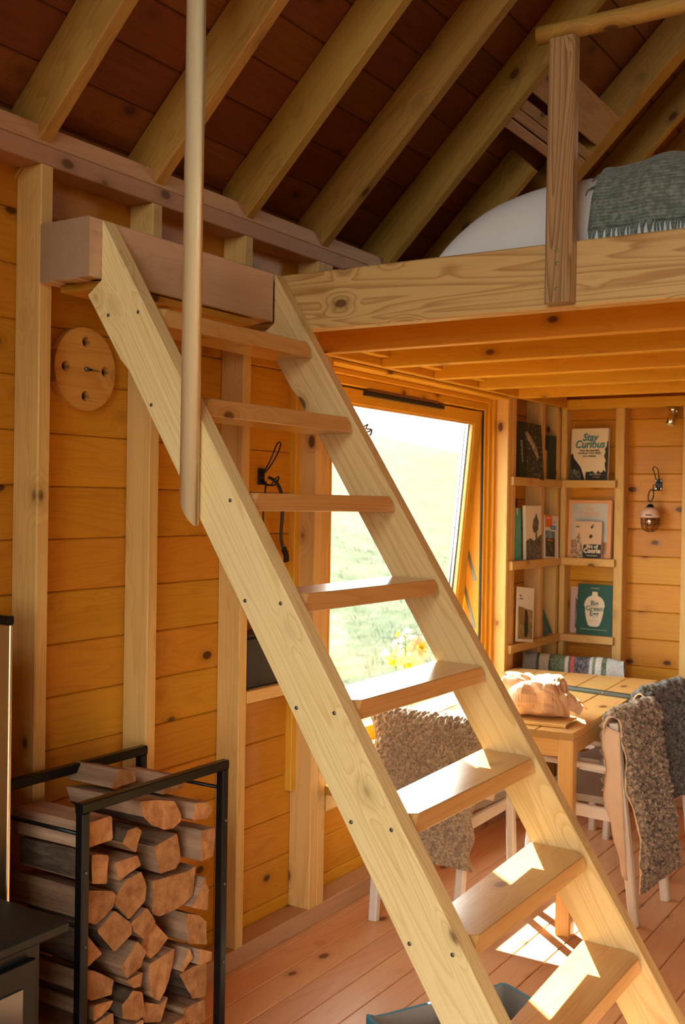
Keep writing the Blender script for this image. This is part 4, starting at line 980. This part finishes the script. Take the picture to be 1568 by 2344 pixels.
for k, p in LOGS.items():
    make_log(p, .335+lrnd.uniform(-.018, .012), lrnd.uniform(.255, .275), LAB.get(k, 'split log at the very bottom of the rack, below the picture edge' if k in 'cfgh' else 'thick split log at the top left of the stack, behind the left post'), BARK.get(k, ()))
for (y0, z0, x1, dz, lab) in ((2.36, .815, .245, .035, 'pinkish split log lying loose on top, under the rear rail'), (2.21, .852, .20, .03, 'pale split log lying loose on top of the stack at the back')):
    make_log([(y0-.05, z0-dz), (y0-.02, z0+.02), (y0+.045, z0+.005), (y0+.055, z0-dz)], x1, .17, lab, (3,))

# ------------------------------------------------------------------ wood stove and heat shield
sv = thing('wood_stove', 'black cast-iron wood stove at the lower left', 'stove', (.3, 1.4, 0))
abox('body', .09, .495, 1.12, 1.66, .14, .655, 'z', M_stove, sv, .012)
abox('top_plate', .06, .535, 1.08, 1.695, .662, .690, 'y', M_stove, sv, .008)
abox('rim', .075, .515, 1.10, 1.675, .6551, .6615, 'y', M_black, sv, .002)
dr = abox('door', .4955, .515, 1.18, 1.625, .19, .625, 'z', M_stove, sv, .010)
abox('door_glass', .5152, .519, 1.24, 1.585, .27, .575, 'z', plain('stove_glass', (.05, .052, .05), .15, 0, .2, 8), dr, .004)
rod('door_handle', [(.53, 1.20, .36), (.545, 1.20, .36), (.545, 1.20, .48), (.53, 1.20, .48)], .008, M_chrome, dr)
for x_ in (.12, .46):
    for y_ in (1.15, 1.63): abox('leg', x_-.02, x_+.02, y_-.02, y_+.02, 0, .14, 'z', M_stove, sv, .006)
lathe('flue_pipe', [(.075, .6905), (.075, 2.93)], M_black, Matrix.Translation((.26, 1.30, 0)), sv, 28)
hs = thing('heat_shield', 'tall polished steel heat shield standing between the stove and the log rack', 'panel', (.15, 1.772, 0))
abox('sheet', .005, .255, 1.766, 1.776, .0, 1.300, 'z', plain('polished_steel_shield', (.62, .55, .40), .32, 1.0, .12, 6), hs, .002)
abox('cap', .002, .250, 1.760, 1.782, 1.3005, 1.322, 'x', M_black, hs, .003)

# ------------------------------------------------------------------ fabric pet bed under the ladder
pb = thing('fabric_basket', 'low blue fabric basket with grey lining on the floor under the ladder', 'basket', (.963, 2.82, 0), math.radians(-27))
M_bluef = plain('blue_canvas', (.045, .185, .30), .85, 0, .15, 120, .2); M_greyf = plain('grey_felt', (.20, .19, .19), .95, 0, .2, 200, .3)
PBM = W[pb.name]
def wallp(nm, pts_o, pts_i, h, mat_o, mat_i):
    n = len(pts_o); vs = []
    for a in (pts_o, pts_i):
        for (x_, y_), hh in zip(a, h): vs += [(x_, y_, 0.004), (x_, y_, hh)]
    fs, mi = [], []
    for i in range(n):
        j = (i+1) % n; fs.append((2*i, 2*j, 2*j+1, 2*i+1)); mi.append(0); fs.append((2*n+2*j, 2*n+2*i, 2*n+2*i+1, 2*n+2*j+1)); mi.append(1)
        fs.append((2*i+1, 2*j+1, 2*n+2*j+1, 2*n+2*i+1)); mi.append(0)
    fs.append(tuple(2*i for i in range(n-1, -1, -1))); mi.append(0); fs.append(tuple(2*n+2*i for i in range(n))); mi.append(1)
    return mesh(nm, vs, fs, [mat_o, mat_i], False, mi)
po, pi_, hh = [], [], []
for i in range(40):
    a = 2*PI*i/40+.02; ca, sa = math.cos(a), math.sin(a)
    x_ = math.copysign(abs(ca)**.10, ca)*.175; y_ = math.copysign(abs(sa)**.10, sa)*.25
    po.append((x_, y_)); pi_.append((x_*.93, y_*.95)); hh.append(.143+.006*math.sin(2*a)-.010*max(0, math.cos(2*a)))
ob('basket_wall', wallp('basket_wall', po, pi_, hh, M_bluef, M_greyf), PBM, pb)
def cush(u, v):
    x_ = (u-.5)*.30; y_ = (v-.5)*.445; e = min(1, min(u, 1-u)*8, min(v, 1-v)*8); return Vector((x_, y_, .02+.065*math.sqrt(max(0, e))+.010*nz(x_*14, y_*14, 2)))
vs, fs = grid(24, 30, cush); ob('cushion', mesh('cushion', vs, fs, M_greyf, True), PBM, pb)
ribbon('trim', [PBM @ Vector((x_*.985, y_*.985, h_+.003)) for (x_, y_), h_ in zip(po, hh)]+[PBM @ Vector((po[0][0]*.985, po[0][1]*.985, hh[0]+.003))], .010, .006, (0, 0, 1), M_white, pb) if False else None

# ------------------------------------------------------------------ loft bed
X0, X1, Y0, Y1 = .66, 2.95, 3.07, 4.95
def bedh(x, y):
    f = lambda t: math.sqrt(max(0.0, 1-(1-min(1, max(0, t)))**2))
    ex = f((x-X0)/.46)*f((X1-x)/.3); ey = f((y-Y0)/.20)*f((Y1-y)/.3)
    return 2.328 + (.285*ex**.8*ey**.9) + .018*nz(x*2.6, y*2.6, 1.2)*ex*ey + .006*nz(x*9, y*9, 2)*ex*ey
bed = thing('bed', 'white duvet and mattress on the loft floor behind the post', 'bed', (1.7, 4.0, 2.3205))
abox('mattress', X0+.30, X1-.08, Y0+.12, Y1-.1, 2.3215, 2.46, 'x', M_duvet, bed, .03)
def df(u, v): 
    x = X0+(X1-X0)*u**1.25; y = Y0+(Y1-Y0)*v**1.25; return Vector((x, y, bedh(x, y)))
vs, fs = grid(90, 70, df); o = ob('duvet', mesh('duvet', vs, fs, M_duvet, True), Matrix(), bed)
md = o.modifiers.new('thickness', 'SOLIDIFY'); md.thickness = .006; md.offset = -1
# knitted blanket over the front of the bed
M_knit = NT('grey_green_knit'); q = M_knit; v = q.coords((1, 1, 1), False); sx_ = q.n('ShaderNodeSeparateXYZ'); q.l(v, sx_.inputs[0])
rib = q.math('SINE', q.math('ADD', q.math('MULTIPLY', sx_.outputs[2], 560), q.math('MULTIPLY', q.noise(v, 9, 2, .5), 8)))
tex = q.noise(v, 60, 3, .6)
q.l(q.mix(q.ramp(q.math('ADD', q.math('MULTIPLY', rib, .06), tex), .3, .75), (.105, .135, .115), (.27, .32, .28)), q.b.inputs['Base Color'])
q.b.inputs['Roughness'].default_value = .95; q.b.inputs['Sheen Weight'].default_value = .3; q.bump(q.math('ADD', rib, q.math('MULTIPLY', tex, 2)), .35, .003); M_knit = q.m
bl = thing('knit_blanket', 'grey-green knitted blanket with fringe over the edge of the loft bed', 'blanket', (1.5, 3.2, 2.5))
def prof(x):
    pts = []; y = 4.1
    while y > Y0+.012: pts.append((y, bedh(x, y)+.012)); y -= .02
    L = [(a, b) for a, b in pts if b > 2.435+.02*nz(x*5, 1, 2)]
    la = L[-1]; zz = la[1]
    yy = la[0]
    while zz > 2.405+.012*nz(x*6, 3, 1): zz -= .02; yy = max(yy-.004, Y0-.03); L.append((yy, zz))
    return L
ends = []; rows = []
NX = 70
for i in range(NX):
    x = 1.165+1.0*i/(NX-1); L = prof(x); P = [Vector((x+.03*nz(p[0]*3, 2, 5), p[0], p[1])) for p in L]
    out = []
    for k in range(44):
        t = k/43*(len(P)-1); j = min(int(t), len(P)-2); pp = P[j].lerp(P[j+1], t-j)
        out.append(pp + Vector((0, -.02, .02))*(.6*(nz(x*7, k*.08, 3)+.4*nz(x*16, k*.2, 4))) + Vector((0, -.008, .004)))
    rows.append(out); ends.append(out[-1])
vs = [p for r in rows for p in r]; fs = [(i*44+k, (i+1)*44+k, (i+1)*44+k+1, i*44+k+1) for i in range(NX-1) for k in range(43)]
o = ob('knit', mesh('knit', vs, fs, M_knit, True), Matrix(), bl); o.modifiers.new('thickness', 'SOLIDIFY').thickness = .010
vs, fs = [], []
for i in range(NX-1):
    for t in (0, .5):
        e = ends[i].lerp(ends[i+1], t); jx = .012*random.uniform(-1, 1)
        addrod([tuple(e+Vector((0, -.002, .006))), tuple(e+Vector((jx*.5, -.006, -.018))), tuple(e+Vector((jx, -.004, -.040-.012*random.random())))], [.0035, .003, .0015], 5)
for k in range(8, 40, 2):
    e = rows[0][k]; addrod([tuple(e), tuple(e+Vector((-.025, -.006, -.012))), tuple(e+Vector((-.035, -.008, -.05)))], [.0035, .003, .0015], 5)
tag(ob('fringe', mesh('fringe', vs, fs, M_knit, True), Matrix(), bl), kind='stuff')

# lettering as plain meshes
bpy.context.view_layer.update(); dg = bpy.context.evaluated_depsgraph_get()
for o in [x for x in bpy.data.objects if x.type == 'FONT']:
    m = bpy.data.meshes.new_from_object(o.evaluated_get(dg)); nm, pa, mb_ = o.name, o.parent, o.matrix_basis.copy()
    bpy.data.objects.remove(o)
    q_ = bpy.data.objects.new(nm, m); COL.objects.link(q_); q_.parent = pa; q_.matrix_basis = mb_
